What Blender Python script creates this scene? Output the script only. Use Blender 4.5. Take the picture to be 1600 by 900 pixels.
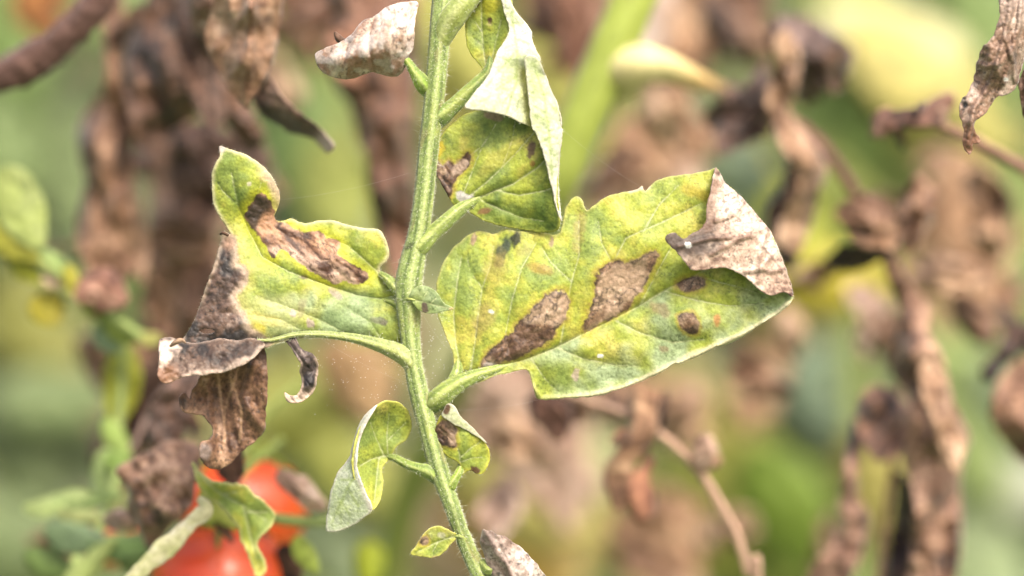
import bpy, math, random
import numpy as np
from mathutils import Vector
from mathutils.geometry import delaunay_2d_cdt

for o in list(bpy.data.objects):
    bpy.data.objects.remove(o)
SC = bpy.context.scene
COL = SC.collection

# ------------------------------------------------------------------ camera
TILT = math.radians(14.0)
LENS = 100.0
DIST = 0.5556                       # lens to the leaf, so that 1600 px span 20 cm on it
PXM = 0.2 / 1600.0                  # metres per photo pixel at the leaf
P0 = np.array([0.0, 0.0, 0.75])     # the leaf hangs 75 cm above the soil
FW = np.array([0.0, math.cos(TILT), -math.sin(TILT)])
UP = np.array([0.0, math.sin(TILT), math.cos(TILT)])
RT = np.array([1.0, 0.0, 0.0])
CAM = P0 - FW * DIST
cd = bpy.data.cameras.new('camera')
cam = bpy.data.objects.new('camera', cd)
COL.objects.link(cam)
cam.location = CAM
cam.rotation_euler = (math.pi / 2 - TILT, 0, 0)
cd.lens = LENS
cd.sensor_width = 36.0
cd.clip_start = 0.02
cd.clip_end = 500.0
cd.dof.use_dof = True
cd.dof.focus_distance = DIST - 0.001
cd.dof.aperture_fstop = 4.0
SC.camera = cam

# ------------------------------------------------------------------ light
SUN_EL, SUN_AZ = math.radians(57), math.radians(148)    # behind the camera, to its right; azimuth clockwise from +Y
world = bpy.data.worlds.new('World')
SC.world = world
world.use_nodes = True
wn = world.node_tree
wn.nodes.clear()
sky = wn.nodes.new('ShaderNodeTexSky')
sky.sky_type = 'NISHITA'
sky.sun_disc = False
sky.sun_elevation = SUN_EL
sky.sun_rotation = SUN_AZ
sky.air_density = 1.0
sky.dust_density = 10.0
sky.ozone_density = 0.0
bgn = wn.nodes.new('ShaderNodeBackground')
bgn.inputs['Strength'].default_value = 0.13
won = wn.nodes.new('ShaderNodeOutputWorld')
wn.links.new(sky.outputs[0], bgn.inputs[0])
wn.links.new(bgn.outputs[0], won.inputs[0])
sl = bpy.data.lights.new('sun', 'SUN')
sl.energy = 1.5
sl.angle = math.radians(14)
sl.color = (1.0, 0.94, 0.85)
sun = bpy.data.objects.new('sun', sl)
COL.objects.link(sun)
sdir = Vector((math.sin(SUN_AZ) * math.cos(SUN_EL), math.cos(SUN_AZ) * math.cos(SUN_EL), math.sin(SUN_EL)))
sun.rotation_euler = (-sdir).to_track_quat('-Z', 'Y').to_euler()
sun.location = sdir * 5
SC.view_settings.view_transform = 'Standard'
SC.view_settings.look = 'None'
SC.view_settings.exposure = 1.68
SC.view_settings.gamma = 1.0
SC.view_settings.use_curve_mapping = False
SC.render.engine = 'CYCLES'
SC.cycles.use_denoising = True
SC.cycles.max_bounces = 8
SC.cycles.transmission_bounces = 4

# ------------------------------------------------------------------ maths helpers
K = 0.5                                     # picture brightness -> surface albedo
def col(r, g, b):
    v = np.array([r, g, b], float) / 255.0
    return np.where(v <= 0.04045, v / 12.92, ((v + 0.055) / 1.055) ** 2.4) * K

def W(px, py, d):
    """photo pixel + metres behind the leaf's plane -> world"""
    px = np.asarray(px, float); py = np.asarray(py, float); d = np.asarray(d, float)
    s = (DIST + d) / DIST
    x = (px - 800) * PXM * s
    y = (450 - py) * PXM * s
    return CAM + x[..., None] * RT + y[..., None] * UP + (DIST + d)[..., None] * FW

def hsh(ix, iy, seed):
    ix = ix.astype(np.int64); iy = iy.astype(np.int64)
    h = (ix * 374761393 + iy * 668265263 + seed * 974634777) & 0x7fffffff
    h = ((h ^ (h >> 13)) * 1274126177) & 0x7fffffff
    h = ((h ^ (h >> 15)) * 668265263) & 0x7fffffff
    return ((h ^ (h >> 16)) & 0xffffff) / float(0x1000000)

def vnoise(x, y, seed=0):
    ix = np.floor(x); iy = np.floor(y)
    fx = x - ix; fy = y - iy
    fx = fx * fx * (3 - 2 * fx); fy = fy * fy * (3 - 2 * fy)
    a = hsh(ix, iy, seed); b = hsh(ix + 1, iy, seed)
    c = hsh(ix, iy + 1, seed); d = hsh(ix + 1, iy + 1, seed)
    return (a + (b - a) * fx + (c - a) * fy + (a - b - c + d) * fx * fy) * 2 - 1

def fbm(x, y, octv=4, seed=0):
    t = 0; a = 1.0; s = 0
    for k in range(octv):
        t = t + a * vnoise(x * 2 ** k + 17.3 * k, y * 2 ** k - 9.1 * k, seed + 31 * k)
        s += a; a *= 0.55
    return t / s * 1.5

def ridged(x, y, octv=3, seed=0):
    t = 0; a = 1.0; s = 0
    for k in range(octv):
        t = t + a * (1 - 2.2 * np.abs(vnoise(x * 2 ** k + 5.3 * k, y * 2 ** k, seed + 13 * k)))
        s += a; a *= 0.5
    return t / s

def voro(x, y, seed=0):
    ix = np.floor(x); iy = np.floor(y)
    f1 = np.full(x.shape, 9.0); f2 = f1.copy(); cid = np.zeros(x.shape)
    for dx in (-1, 0, 1):
        for dy in (-1, 0, 1):
            cx = ix + dx; cy = iy + dy
            jx = cx + hsh(cx, cy, seed); jy = cy + hsh(cx, cy, seed + 7)
            d = np.hypot(x - jx, y - jy)
            h = hsh(cx, cy, seed + 19)
            nearer = d < f1
            f2 = np.where(nearer, f1, np.minimum(f2, d))
            cid = np.where(nearer, h, cid)
            f1 = np.where(nearer, d, f1)
    return f1, f2, cid

def sm(a, b, x):
    t = np.clip((x - a) / (b - a), 0, 1)
    return t * t * (3 - 2 * t)

def mix(c, c2, m):
    m = np.clip(m, 0, 1)[:, None]
    return c * (1 - m) + np.asarray(c2) * m

def seg_dist(P, A, B):
    d = B - A
    t = np.clip(((P - A) @ d) / max(d @ d, 1e-9), 0, 1)
    return np.hypot(*(P - A - t[:, None] * d).T), t

def pl_dist(P, line):
    line = np.asarray(line, float)[:, :2]
    best = np.full(len(P), 1e9); par = np.zeros(len(P))
    n = len(line) - 1
    for i in range(n):
        d, t = seg_dist(P, line[i], line[i + 1])
        k = d < best
        best[k] = d[k]; par[k] = (i + t[k]) / n
    return best, par

def inside(P, poly):
    poly = np.asarray(poly, float)
    r = np.zeros(len(P), bool)
    x, y = P[:, 0], P[:, 1]
    j = len(poly) - 1
    for i in range(len(poly)):
        xi, yi = poly[i]; xj, yj = poly[j]
        if yi != yj:
            r ^= ((yi > y) != (yj > y)) & (x < (xj - xi) * (y - yi) / (yj - yi) + xi)
        j = i
    return r

def sdp(P, poly):
    """signed distance to a closed polygon, negative inside"""
    poly = np.asarray(poly, float)
    d, _ = pl_dist(P, np.vstack([poly, poly[:1]]))
    return np.where(inside(P, poly), -d, d)

def catmull(pts, step, closed=False):
    """even resampling of a Catmull-Rom curve through rows of numbers, step measured on the first two"""
    p = np.asarray(pts, float)
    n = len(p)
    out = []
    segs = n if closed else n - 1
    for i in range(segs):
        if closed:
            a, b, c, d = p[(i - 1) % n], p[i], p[(i + 1) % n], p[(i + 2) % n]
        else:
            a, b, c, d = p[max(i - 1, 0)], p[i], p[i + 1], p[min(i + 2, n - 1)]
        L = np.linalg.norm((c - b)[:2])
        m = max(1, int(round(L / step)))
        t = (np.arange(m) / m)[:, None]
        out.append(0.5 * (2 * b + (c - a) * t + (2 * a - 5 * b + 4 * c - d) * t ** 2 + (3 * b - a - 3 * c + d) * t ** 3))
    if not closed:
        out.append(p[-1:])
    return np.vstack(out)

def tps(ctrl):
    c = np.asarray(ctrl, float)
    X = c[:, :2] / 100.0
    n = len(X)
    r = np.linalg.norm(X[:, None] - X[None], axis=2)
    A = np.zeros((n + 3, n + 3))
    A[:n, :n] = np.where(r > 0, r * r * np.log(r + 1e-12), 0) + np.eye(n) * 0.02
    A[:n, n] = 1; A[:n, n + 1:] = X
    A[n, :n] = 1; A[n + 1:, :n] = X.T
    w = np.linalg.solve(A, np.concatenate([c[:, 2], [0, 0, 0]]))
    def f(P):
        Q = P / 100.0
        rr = np.linalg.norm(Q[:, None] - X[None], axis=2)
        return np.where(rr > 0, rr * rr * np.log(rr + 1e-12), 0) @ w[:n] + w[n] + Q @ w[n + 1:]
    return f

# ------------------------------------------------------------------ materials
def nd(nt, typ, **kw):
    n = nt.nodes.new(typ)
    for k, v in kw.items():
        if k in n.inputs:
            n.inputs[k].default_value = v
        else:
            setattr(n, k, v)
    return n

def leaf_material(name, pale=0.0, transl=0.2, rough=0.55, bump=0.5, scale=1.0, spec=0.3):
    m = bpy.data.materials.new(name)
    m.use_nodes = True
    nt = m.node_tree
    nt.nodes.clear()
    L = nt.links.new
    at = nd(nt, 'ShaderNodeAttribute', attribute_name='Col')
    dr = nd(nt, 'ShaderNodeAttribute', attribute_name='dry')
    tc = nd(nt, 'ShaderNodeTexCoord')
    n1 = nd(nt, 'ShaderNodeTexNoise', Scale=1500.0 * scale, Detail=6.0, Roughness=0.65)
    n2 = nd(nt, 'ShaderNodeTexNoise', Scale=420.0 * scale, Detail=4.0, Roughness=0.6)
    vo = nd(nt, 'ShaderNodeTexVoronoi', Scale=1700.0 * scale)
    for n in (n1, n2, vo):
        L(tc.outputs['Object'], n.inputs['Vector'])
    r1 = nd(nt, 'ShaderNodeMapRange')
    for k, v in zip(('From Min', 'From Max', 'To Min', 'To Max'), (0.3, 0.7, 0.74, 1.26)):
        r1.inputs[k].default_value = v
    L(n1.outputs[0], r1.inputs['Value'])
    vm = nd(nt, 'ShaderNodeVectorMath', operation='SCALE')
    L(at.outputs['Color'], vm.inputs[0]); L(r1.outputs[0], vm.inputs['Scale'])
    out_c = vm.outputs[0]
    if pale > 0:
        mx = nd(nt, 'ShaderNodeMix', data_type='RGBA')
        mx.inputs[0].default_value = pale
        mx.inputs[7].default_value = (*col(205, 218, 175), 1)
        L(out_c, mx.inputs[6])
        out_c = mx.outputs[2]
    ad = nd(nt, 'ShaderNodeMath', operation='ADD')
    L(n1.outputs[0], ad.inputs[0]); L(n2.outputs[0], ad.inputs[1])
    ad2 = nd(nt, 'ShaderNodeMath', operation='SUBTRACT')
    L(ad.outputs[0], ad2.inputs[0]); L(vo.outputs['Distance'], ad2.inputs[1])
    bp = nd(nt, 'ShaderNodeBump', Strength=bump, Distance=0.00012 / scale)
    L(ad2.outputs[0], bp.inputs['Height'])
    pr = nd(nt, 'ShaderNodeBsdfPrincipled', Roughness=rough)
    pr.inputs['Specular IOR Level'].default_value = spec
    pr.inputs['Sheen Weight'].default_value = 0.15
    pr.inputs['Sheen Roughness'].default_value = 0.4
    L(out_c, pr.inputs['Base Color']); L(bp.outputs[0], pr.inputs['Normal'])
    tr = nd(nt, 'ShaderNodeBsdfTranslucent')
    L(out_c, tr.inputs['Color']); L(bp.outputs[0], tr.inputs['Normal'])
    fa = nd(nt, 'ShaderNodeMapRange')
    fa.inputs['To Min'].default_value = transl
    fa.inputs['To Max'].default_value = transl * 0.35
    L(dr.outputs['Fac'], fa.inputs['Value'])
    ms = nd(nt, 'ShaderNodeMixShader')
    L(fa.outputs[0], ms.inputs[0]); L(pr.outputs[0], ms.inputs[1]); L(tr.outputs[0], ms.inputs[2])
    om = nd(nt, 'ShaderNodeOutputMaterial')
    L(ms.outputs[0], om.inputs[0])
    return m

def plain_material(name, c, rough=0.6, transl=0.0, noise=0.25, nscale=300.0, spec=0.4, bump=0.2):
    m = bpy.data.materials.new(name)
    m.use_nodes = True
    nt = m.node_tree
    L = nt.links.new
    pr = nt.nodes['Principled BSDF']
    tc = nd(nt, 'ShaderNodeTexCoord')
    n1 = nd(nt, 'ShaderNodeTexNoise', Scale=nscale, Detail=5.0)
    L(tc.outputs['Object'], n1.inputs['Vector'])
    rp = nd(nt, 'ShaderNodeValToRGB')
    rp.color_ramp.elements[0].position = 0.3
    rp.color_ramp.elements[1].position = 0.7
    rp.color_ramp.elements[0].color = (*(np.asarray(c) * (1 - noise)), 1)
    rp.color_ramp.elements[1].color = (*(np.asarray(c) * (1 + noise)), 1)
    L(n1.outputs[0], rp.inputs[0])
    L(rp.outputs[0], pr.inputs['Base Color'])
    bp = nd(nt, 'ShaderNodeBump', Strength=bump, Distance=0.0005)
    L(n1.outputs[0], bp.inputs['Height'])
    L(bp.outputs[0], pr.inputs['Normal'])
    pr.inputs['Roughness'].default_value = rough
    pr.inputs['Specular IOR Level'].default_value = spec
    return m

M_LEAF = leaf_material('leaf_upper_side')
M_UNDER = leaf_material('leaf_underside', pale=0.45)
M_STEM = leaf_material('stem_skin', transl=0.06, rough=0.6, bump=0.6)
M_DRYBG = leaf_material('withered_leaf', transl=0.12, rough=0.75, bump=0.7, scale=0.4, spec=0.15)
M_GREENBG = leaf_material('soft_leaf', transl=0.35, rough=0.55, bump=0.3, scale=0.4)
M_HAIR = plain_material('plant_hair', col(225, 230, 205), 0.4, noise=0.05)
M_WEB = plain_material('web_thread', col(245, 245, 245), 0.35, noise=0.02)

# ------------------------------------------------------------------ scene helpers
ROOTS = {}
def thing(name, label, cat, at=(0, 0, 0), group=None):
    o = bpy.data.objects.new(name, None)
    o.empty_display_size = 0.01
    COL.objects.link(o)
    o.location = at
    o['label'] = label; o['category'] = cat
    if group: o['group'] = group
    ROOTS[o.name] = np.asarray(at, float)
    return o

def root_of(o):
    while o.parent is not None:
        o = o.parent
    return o

def mesh_obj(name, V, F, mat, parent=None, c=None, dry=None, label=None, kind=None, solid=0.0, mat2=None, smooth=True, origin=None):
    V = np.asarray(V, float)
    if parent is not None:
        off = ROOTS[root_of(parent).name]
    else:
        off = np.zeros(3) if origin is None else np.asarray(origin, float)
    me = bpy.data.meshes.new(name)
    me.from_pydata((V - off).tolist(), [], F if isinstance(F, list) else F.tolist())
    me.materials.append(mat)
    if mat2 is not None: me.materials.append(mat2)
    if c is not None:
        a = me.color_attributes.new('Col', 'FLOAT_COLOR', 'POINT')
        a.data.foreach_set('color', np.hstack([np.clip(c, 0, 1), np.ones((len(c), 1))]).ravel())
        b = me.attributes.new('dry', 'FLOAT', 'POINT')
        b.data.foreach_set('value', np.zeros(len(c)) if dry is None else np.broadcast_to(np.asarray(dry, float), (len(c),)).copy())
    if smooth:
        me.polygons.foreach_set('use_smooth', np.ones(len(me.polygons), bool))
    me.update()
    o = bpy.data.objects.new(name, me)
    COL.objects.link(o)
    if parent is not None:
        o.parent = parent
    else:
        o.location = off
        ROOTS[o.name] = off
    if label: o['label'] = label
    if kind: o['kind'] = kind
    if solid:
        md = o.modifiers.new('thickness', 'SOLIDIFY')
        md.thickness = solid
        md.offset = 0
        md.use_rim = True
        if mat2 is not None: md.material_offset = 1
    return o

CAMDIR = -FW
def patch(name, parent, outline, ctrl, paint, disp=None, roll=None, sp=2.4, jag=0.8, holes=(), thick=0.00028, label=None, dry=0.0, seed=1, hair=0.0, smoothout=True):
    """a leaf blade: outline traced on the photo, own depth field (mm), real thickness"""
    ol = catmull(outline, sp, True) if smoothout else np.asarray(outline, float)
    nrm = np.roll(ol, -1, 0) - np.roll(ol, 1, 0)
    nrm = np.stack([nrm[:, 1], -nrm[:, 0]], 1) / (np.linalg.norm(nrm, axis=1)[:, None] + 1e-9)
    ol = ol + nrm * (fbm(ol[:, 0] / 9, ol[:, 1] / 9, 3, seed) * jag)[:, None]
    lo, hi = ol.min(0), ol.max(0)
    ys = np.arange(lo[1], hi[1], sp * 0.866)
    G = []
    for i, y in enumerate(ys):
        xs = np.arange(lo[0] + (sp / 2 if i % 2 else 0), hi[0], sp)
        G.append(np.stack([xs, np.full(len(xs), y)], 1))
    G = np.vstack(G)
    G = G[inside(G, ol)]
    d, _ = pl_dist(G, np.vstack([ol, ol[:1]]))
    G = G[d > sp * 0.6]
    G = G + (np.stack([hsh(np.arange(len(G)), np.arange(len(G)) * 0 + 1, seed), hsh(np.arange(len(G)), np.arange(len(G)) * 0 + 2, seed)], 1) - 0.5) * sp * 0.3
    P = np.vstack([ol, G])
    vo, _, fo, *_ = delaunay_2d_cdt([Vector(p) for p in P.tolist()], [], [list(range(len(ol)))], 1, 1e-4)
    P = np.array([[v[0], v[1]] for v in vo])
    F = np.array([f for f in fo if len(f) == 3])
    for h in holes:
        cen = P[F].mean(1)
        F = F[~inside(cen, h)]
    # wind every face towards the camera
    a, b, c_ = P[F[:, 0]], P[F[:, 1]], P[F[:, 2]]
    cr = (b - a)[:, 0] * (c_ - a)[:, 1] - (b - a)[:, 1] * (c_ - a)[:, 0]
    F[cr > 0] = F[cr > 0][:, ::-1]
    depth = tps(ctrl)(P)
    for ln, A, w in (roll or []):
        dd, _ = pl_dist(P, ln)
        depth = depth - A * (1 - np.exp(-dd / w))
    edge, _ = pl_dist(P, np.vstack([ol, ol[:1]]))
    if disp is not None:
        depth = depth + disp(P, edge)
    V = W(P[:, 0], P[:, 1], depth * 0.001)
    c = paint(P, edge)
    dm = dry(P) if callable(dry) else np.full(len(P), float(dry))
    o = mesh_obj(name, V, F, M_LEAF, parent, c, dm, label, solid=thick, mat2=M_UNDER)
    if hair > 0:
        HAIRS.append((ol, nrm, W(ol[:, 0], ol[:, 1], tps(ctrl)(ol) * 0.001), hair))
    return o
HAIRS = []

def frames(C):
    T = np.gradient(C, axis=0)
    T /= np.linalg.norm(T, axis=1)[:, None] + 1e-12
    N = CAMDIR - (T @ CAMDIR)[:, None] * T
    N /= np.linalg.norm(N, axis=1)[:, None] + 1e-12
    B = np.cross(T, N)
    return T, N, B

TUBEHAIR = []
DEEP = [True]
def deepen(d):
    """the plants behind stand a little further back than their first estimate"""
    if not DEEP[0]: return d
    return d * np.interp(d, [0.02, 0.05, 0.12, 0.35], [1.0, 1.05, 1.15, 1.1])
def tube(name, parent, pts, mat, colour, ribs=6, rib=0.05, nth=28, step=3.0, mm=True, dry=0.0, label=None, bump=0.03, hair=0, seed=3, phase=0.6, flat=1.0, origin=None):
    """pts rows: px, py, depth (mm when mm else m), radius px.  colour(u_px, theta, ribwave) -> rgb"""
    S = catmull(pts, step)
    d = S[:, 2] * 0.001 if mm else deepen(S[:, 2])
    C = W(S[:, 0], S[:, 1], d)
    r = S[:, 3] * PXM * (DIST + d) / DIST
    T, N, B = frames(C)
    th = np.linspace(0, 2 * np.pi, nth, endpoint=False)
    n = len(C)
    uu = np.repeat(np.concatenate([[0], np.cumsum(np.hypot(*np.diff(S[:, :2], axis=0).T))]), nth)
    tt = np.tile(th, n)
    wave = np.cos(ribs * tt + phase)
    rr = np.repeat(r, nth) * (1 + rib * wave + bump * fbm(uu / 14, tt * 2, 3, seed) + bump * 0.35 * vnoise(uu / 3.2, tt * 5, seed + 5))
    V = np.repeat(C, nth, 0) + np.repeat(N, nth, 0) * (np.cos(tt) * rr * flat)[:, None] + np.repeat(B, nth, 0) * (np.sin(tt) * rr)[:, None]
    i = np.arange(n - 1)[:, None] * nth; j = np.arange(nth)[None]
    j2 = (j + 1) % nth
    F = np.stack([i + j, i + j2, i + nth + j2, i + nth + j], 2).reshape(-1, 4).tolist()
    F.append(list(range(nth))[::-1])
    F.append([(n - 1) * nth + k for k in range(nth)])
    c = colour(uu, tt, wave)
    o = mesh_obj(name, V, F, mat, parent, c, dry, label, origin=origin)
    if hair:
        k = np.random.RandomState(seed).randint(0, len(V), hair)
        nn = np.repeat(N, nth, 0) * np.cos(tt)[:, None] + np.repeat(B, nth, 0) * np.sin(tt)[:, None]
        TUBEHAIR.append((V[k], nn[k]))
    return o

def ribbon(name, parent, pts, pal, curl=1.2, twist=(0, 0), seed=1, nu=None, nv=26, crumple=0.16, prof='dry', mat=None, label=None, dry=1.0, thick=0.0004, edge=0.12, freq=1.0, origin=None, vein=0.0):
    """a hanging leaf blade rolled along its length. pts rows: px, py, depth m, width px"""
    S = catmull(pts, 4.0)
    S[:, 2] = deepen(S[:, 2])
    n = len(S)
    C = W(S[:, 0], S[:, 1], S[:, 2])
    sc = PXM * (DIST + S[:, 2]) / DIST
    hw = S[:, 3] * 0.5 * sc
    t = np.linspace(0, 1, n)
    if prof == 'leaf':
        hw = hw * np.clip(np.sin(np.pi * t ** 0.8) ** 0.75, 0.02, 1)
    T, N, B = frames(C)
    tw = np.interp(t, np.linspace(0, 1, len(twist)), np.radians(twist))
    N2 = N * np.cos(tw)[:, None] + B * np.sin(tw)[:, None]
    B2 = B * np.cos(tw)[:, None] - N * np.sin(tw)[:, None]
    v = np.linspace(-1, 1, nv)
    U, Vv = np.meshgrid(np.arange(n) * 4.0, v, indexing='ij')
    wpx = np.repeat(S[:, 3:4], nv, 1)
    rag = 2.0 if prof == 'dry' else 1.0
    sd = np.where(Vv < 0, 0.0, 40.0)
    e = 1 + 1.3 * rag * edge * fbm(U / 48 * freq, sd, 3, seed) + 0.3 * rag * edge * vnoise(U / 9.0 * freq, sd + 3, seed + 2)
    cv = curl * (1 + (0.5 if prof == 'dry' else 0.2) * fbm(U / 90, U * 0 + 3, 3, seed + 3))
    cv = np.clip(cv, 0.05, 2.6)
    skew = 0.35 * vnoise(U / 70, U * 0 + 9, seed + 4) if prof == 'dry' else 0.0
    ang = (Vv + skew * (1 - Vv * Vv)) * cv
    hx = hw[:, None] * np.clip(e, 0.25, 2)
    k_ = 1.0 / np.maximum(np.sin(np.minimum(cv, 1.5708)), 0.05)
    xs = hx * np.sin(ang) * k_
    ysn = -hx * (1 - np.cos(ang)) * k_
    if prof == 'dry':
        vv = Vv * wpx
        cr = (0.8 * fbm(U / 85 * freq + 0.3 * vv / 40, vv / 30 * freq, 3, seed + 11) + 0.7 * ridged(U / 130 * freq + vv / 90, vv / 24 * freq, 2, seed + 17) + 0.22 * fbm(U / 16, vv / 12, 3, seed + 19)) * crumple * 1.2
    else:
        cr = (fbm(U / 28 * freq, Vv * wpx / 40 * freq, 4, seed + 11) + 0.6 * ridged(U / 40 * freq, Vv * wpx / 22 * freq, 3, seed + 17)) * crumple
    ysn = ysn + hx * cr
    xs = xs + hx * 0.7 * crumple * fbm(U / 60 * freq, Vv * 1.6, 3, seed + 23)
    V = C[:, None] + B2[:, None] * xs[..., None] + N2[:, None] * ysn[..., None]
    V = V.reshape(-1, 3)
    i = np.arange(n - 1)[:, None] * nv; j = np.arange(nv - 1)[None]
    F = np.stack([i + j, i + j + 1, i + nv + j + 1, i + nv + j], 2).reshape(-1, 4)
    u_, v_ = U.ravel(), (Vv * wpx * 0.5).ravel()
    k = fbm(u_ / 45, v_ / 25, 4, seed + 41) * 0.8 + 0.5 * fbm(u_ / 9, v_ / 9, 3, seed + 43)
    light, mid, dark = [np.asarray(x) for x in pal]
    c = np.repeat(mid[None], len(u_), 0)
    c = mix(c, light, sm(0.0, 0.75, k))
    c = mix(c, dark, sm(0.0, 0.7, -k))
    if prof == 'dry':
        f1, f2, _ = voro(u_ / 16 + 0.3 * k, v_ / 16, seed + 61)
        c = mix(c, dark * 0.9, np.exp(-((f2 - f1) / 0.1) ** 2) * 0.4)
    if vein:
        c = mix(c, light * 1.15, np.exp(-(v_ / 2.5) ** 2) * vein)
        sv = np.abs(((u_ - np.abs(v_) * 0.9) / 26) % 1 - 0.5) * 26
        c = mix(c, dark * 0.8, np.exp(-(sv / 2.0) ** 2) * vein * 0.7)
    return mesh_obj(name, V, F, mat or M_DRYBG, parent, c, dry, label, solid=thick, origin=origin)

# ------------------------------------------------------------------ palettes
DRY_L, DRY_M, DRY_D, DRY_B = col(216, 198, 180), col(162, 136, 114), col(104, 80, 66), col(54, 44, 40)

def dry_paint(seed, light=DRY_L, mid=DRY_M, dark=DRY_D, black=DRY_B, bias=0.0, blk=0.0, cell=14.0, veinc=0.45, rim=None, ang=0.0):
    def f(P, e):
        ca, sa = math.cos(ang), math.sin(ang)
        Q = np.stack([P[:, 0] * ca + P[:, 1] * sa, -P[:, 0] * sa + P[:, 1] * ca], 1)
        x, y = Q[:, 0], Q[:, 1]
        n1 = fbm(x / 55, y / 26, 4, seed); n2 = fbm(x / 12, y / 9, 4, seed + 3); n3 = fbm(x / 3.6, y / 3.6, 3, seed + 5)
        k = 0.75 * n1 + 0.55 * n2 + 0.35 * n3 + bias
        c = np.repeat(mid[None], len(P), 0)
        c = mix(c, light, sm(0.0, 0.8, k))
        c = mix(c, dark, sm(0.0, 0.85, -k))
        f1, f2, _ = voro(x / cell + 0.3 * n2, y / cell + 0.3 * n1, seed + 9)
        c = mix(c, dark * 0.85, np.exp(-((f2 - f1) / 0.09) ** 2) * veinc)
        c = mix(c, black, sm(0.1, 0.7, fbm(x / 40, y / 30, 4, seed + 21) + 0.4 * n2 + blk))
        c = mix(c, black, sm(0.55, 0.8, fbm(x / 4.5, y / 4.5, 2, seed + 23)) * 0.7)
        if rim is not None:
            c = mix(c, rim, np.exp(-(e / 3.0) ** 2) * 0.7)
        return c
    return f

G_YEL, G_LIME, G_MID, G_DARK, G_BLUE, G_PALE = col(213, 206, 98), col(177, 190, 74), col(150, 172, 86), col(90, 117, 48), col(170, 190, 142), col(208, 214, 162)

def green_paint(seed, veins=(), yellow=0.0, blue=0.0, dark=0.0, rim=col(226, 222, 150), rimw=3.0, spots=(), extra=None, veinw=1.7, rimk=0.8, speck=1.0):
    def f(P, e):
        x, y = P[:, 0], P[:, 1]
        n1 = fbm(x / 70, y / 60, 3, seed); n2 = fbm(x / 22, y / 22, 4, seed + 2); n3 = fbm(x / 6, y / 6, 3, seed + 4)
        y_ = yellow(P) if callable(yellow) else yellow
        b_ = blue(P) if callable(blue) else blue
        d_ = dark(P) if callable(dark) else dark
        c = np.repeat(G_LIME[None], len(P), 0)
        c = mix(c, G_MID, sm(-0.2, 0.7, -n1 * 0.6 - n2 * 0.5))
        c = mix(c, G_YEL, sm(-0.1, 0.8, n1 * 0.5 + n2 * 0.6 + y_))
        c = mix(c, G_BLUE, sm(0.1, 0.9, fbm(x / 55, y / 55, 3, seed + 8) * 0.6 + n2 * 0.25 + b_))
        c = mix(c, G_DARK, sm(0.0, 1.0, fbm(x / 34, y / 34, 4, seed + 12) * 0.7 + d_))
        c = c * (1 + 0.10 * n3 + 0.06 * n2)[:, None]
        for vn, w in veins:
            d, t = pl_dist(P, vn)
            d = d + 0.6 * n3
            g = w * (1.05 - 0.55 * t)
            c = mix(c, G_DARK * 1.15, np.exp(-(d / (4.5 * g + 2)) ** 2) * 0.26)
            c = mix(c, G_PALE, np.exp(-(d / (veinw * g)) ** 2) * 0.75)
        f1, f2, _ = voro(x / 15 + 0.4 * n2, y / 15 + 0.4 * n1, seed + 15)
        c = mix(c, G_DARK * 1.3, np.exp(-((f2 - f1) / 0.10) ** 2) * 0.10)
        # feeding marks and dark pin-pricks
        h = hsh(np.floor(x / 2.6), np.floor(y / 2.6), seed + 30)
        c = mix(c, G_DARK * 0.55, (h > 0.84) * 0.42 * speck * sm(-0.4, 0.5, fbm(x / 30, y / 30, 3, seed + 31)))
        if rim is not None:
            c = mix(c, rim, np.exp(-(np.maximum(e - 0.5, 0) / rimw) ** 2) * rimk)
        for s in spots:
            c = s(c, P)
        if extra is not None:
            c = extra(c, P, e)
        return c
    return f

def lesion(poly, seed, halo=13.0, bias=0.0, blk=0.0, light=col(206, 180, 152), mid=col(148, 117, 92), dark=col(88, 64, 50), halo_c=col(200, 200, 56), warp=4.0, ring=0.35, rimdark=0.7, ang=-0.6):
    poly = catmull(poly, 6, True)
    dp = dry_paint(seed, light=light, mid=mid, dark=dark, bias=bias, blk=blk, cell=11, ang=ang)
    def f(c, P):
        lo, hi = poly.min(0) - 40, poly.max(0) + 40
        k = np.all((P > lo) & (P < hi), 1)
        if not k.any(): return c
        Q = P[k]
        s = sdp(Q, poly) + warp * fbm(Q[:, 0] / 14, Q[:, 1] / 14, 4, seed) + 0.3 * warp * fbm(Q[:, 0] / 4, Q[:, 1] / 4, 2, seed + 1)
        cc = c[k]
        cc = mix(cc, halo_c, sm(halo, 2, s) * 0.6)
        d = dp(Q, s * 0)
        d = mix(d, dark * 0.8, (0.5 + 0.5 * np.cos(s * 0.9 + fbm(Q[:, 0] / 12, Q[:, 1] / 12, 3, seed + 2) * 4)) * ring)
        big = fbm(Q[:, 0] / 38, Q[:, 1] / 38, 2, seed + 50)
        d = mix(d, light * 0.95, sm(0.05, 0.5, big) * 0.55)
        d = mix(d, dark * 0.8, sm(0.05, 0.6, -big) * 0.55)
        lnz = fbm(Q[:, 0] / 26, Q[:, 1] / 26, 3, seed + 52)
        d = mix(d, DRY_B * 0.9, np.exp(-(lnz / 0.07) ** 2) * 0.75)
        d = mix(d, DRY_B, np.exp(-((s + 2.0) / 1.6) ** 2) * rimdark * sm(-0.5, 0.3, fbm(Q[:, 0] / 14, Q[:, 1] / 14, 2, seed + 6)))
        cc = mix(cc, col(170, 140, 84), sm(7.0, 0.0, s + 2.5 * fbm(Q[:, 0] / 5, Q[:, 1] / 5, 2, seed + 71)) * 0.55)
        cc = mix(cc, d, sm(1.8, -1.6, s))
        c = c.copy(); c[k] = cc
        return c
    return f

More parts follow.
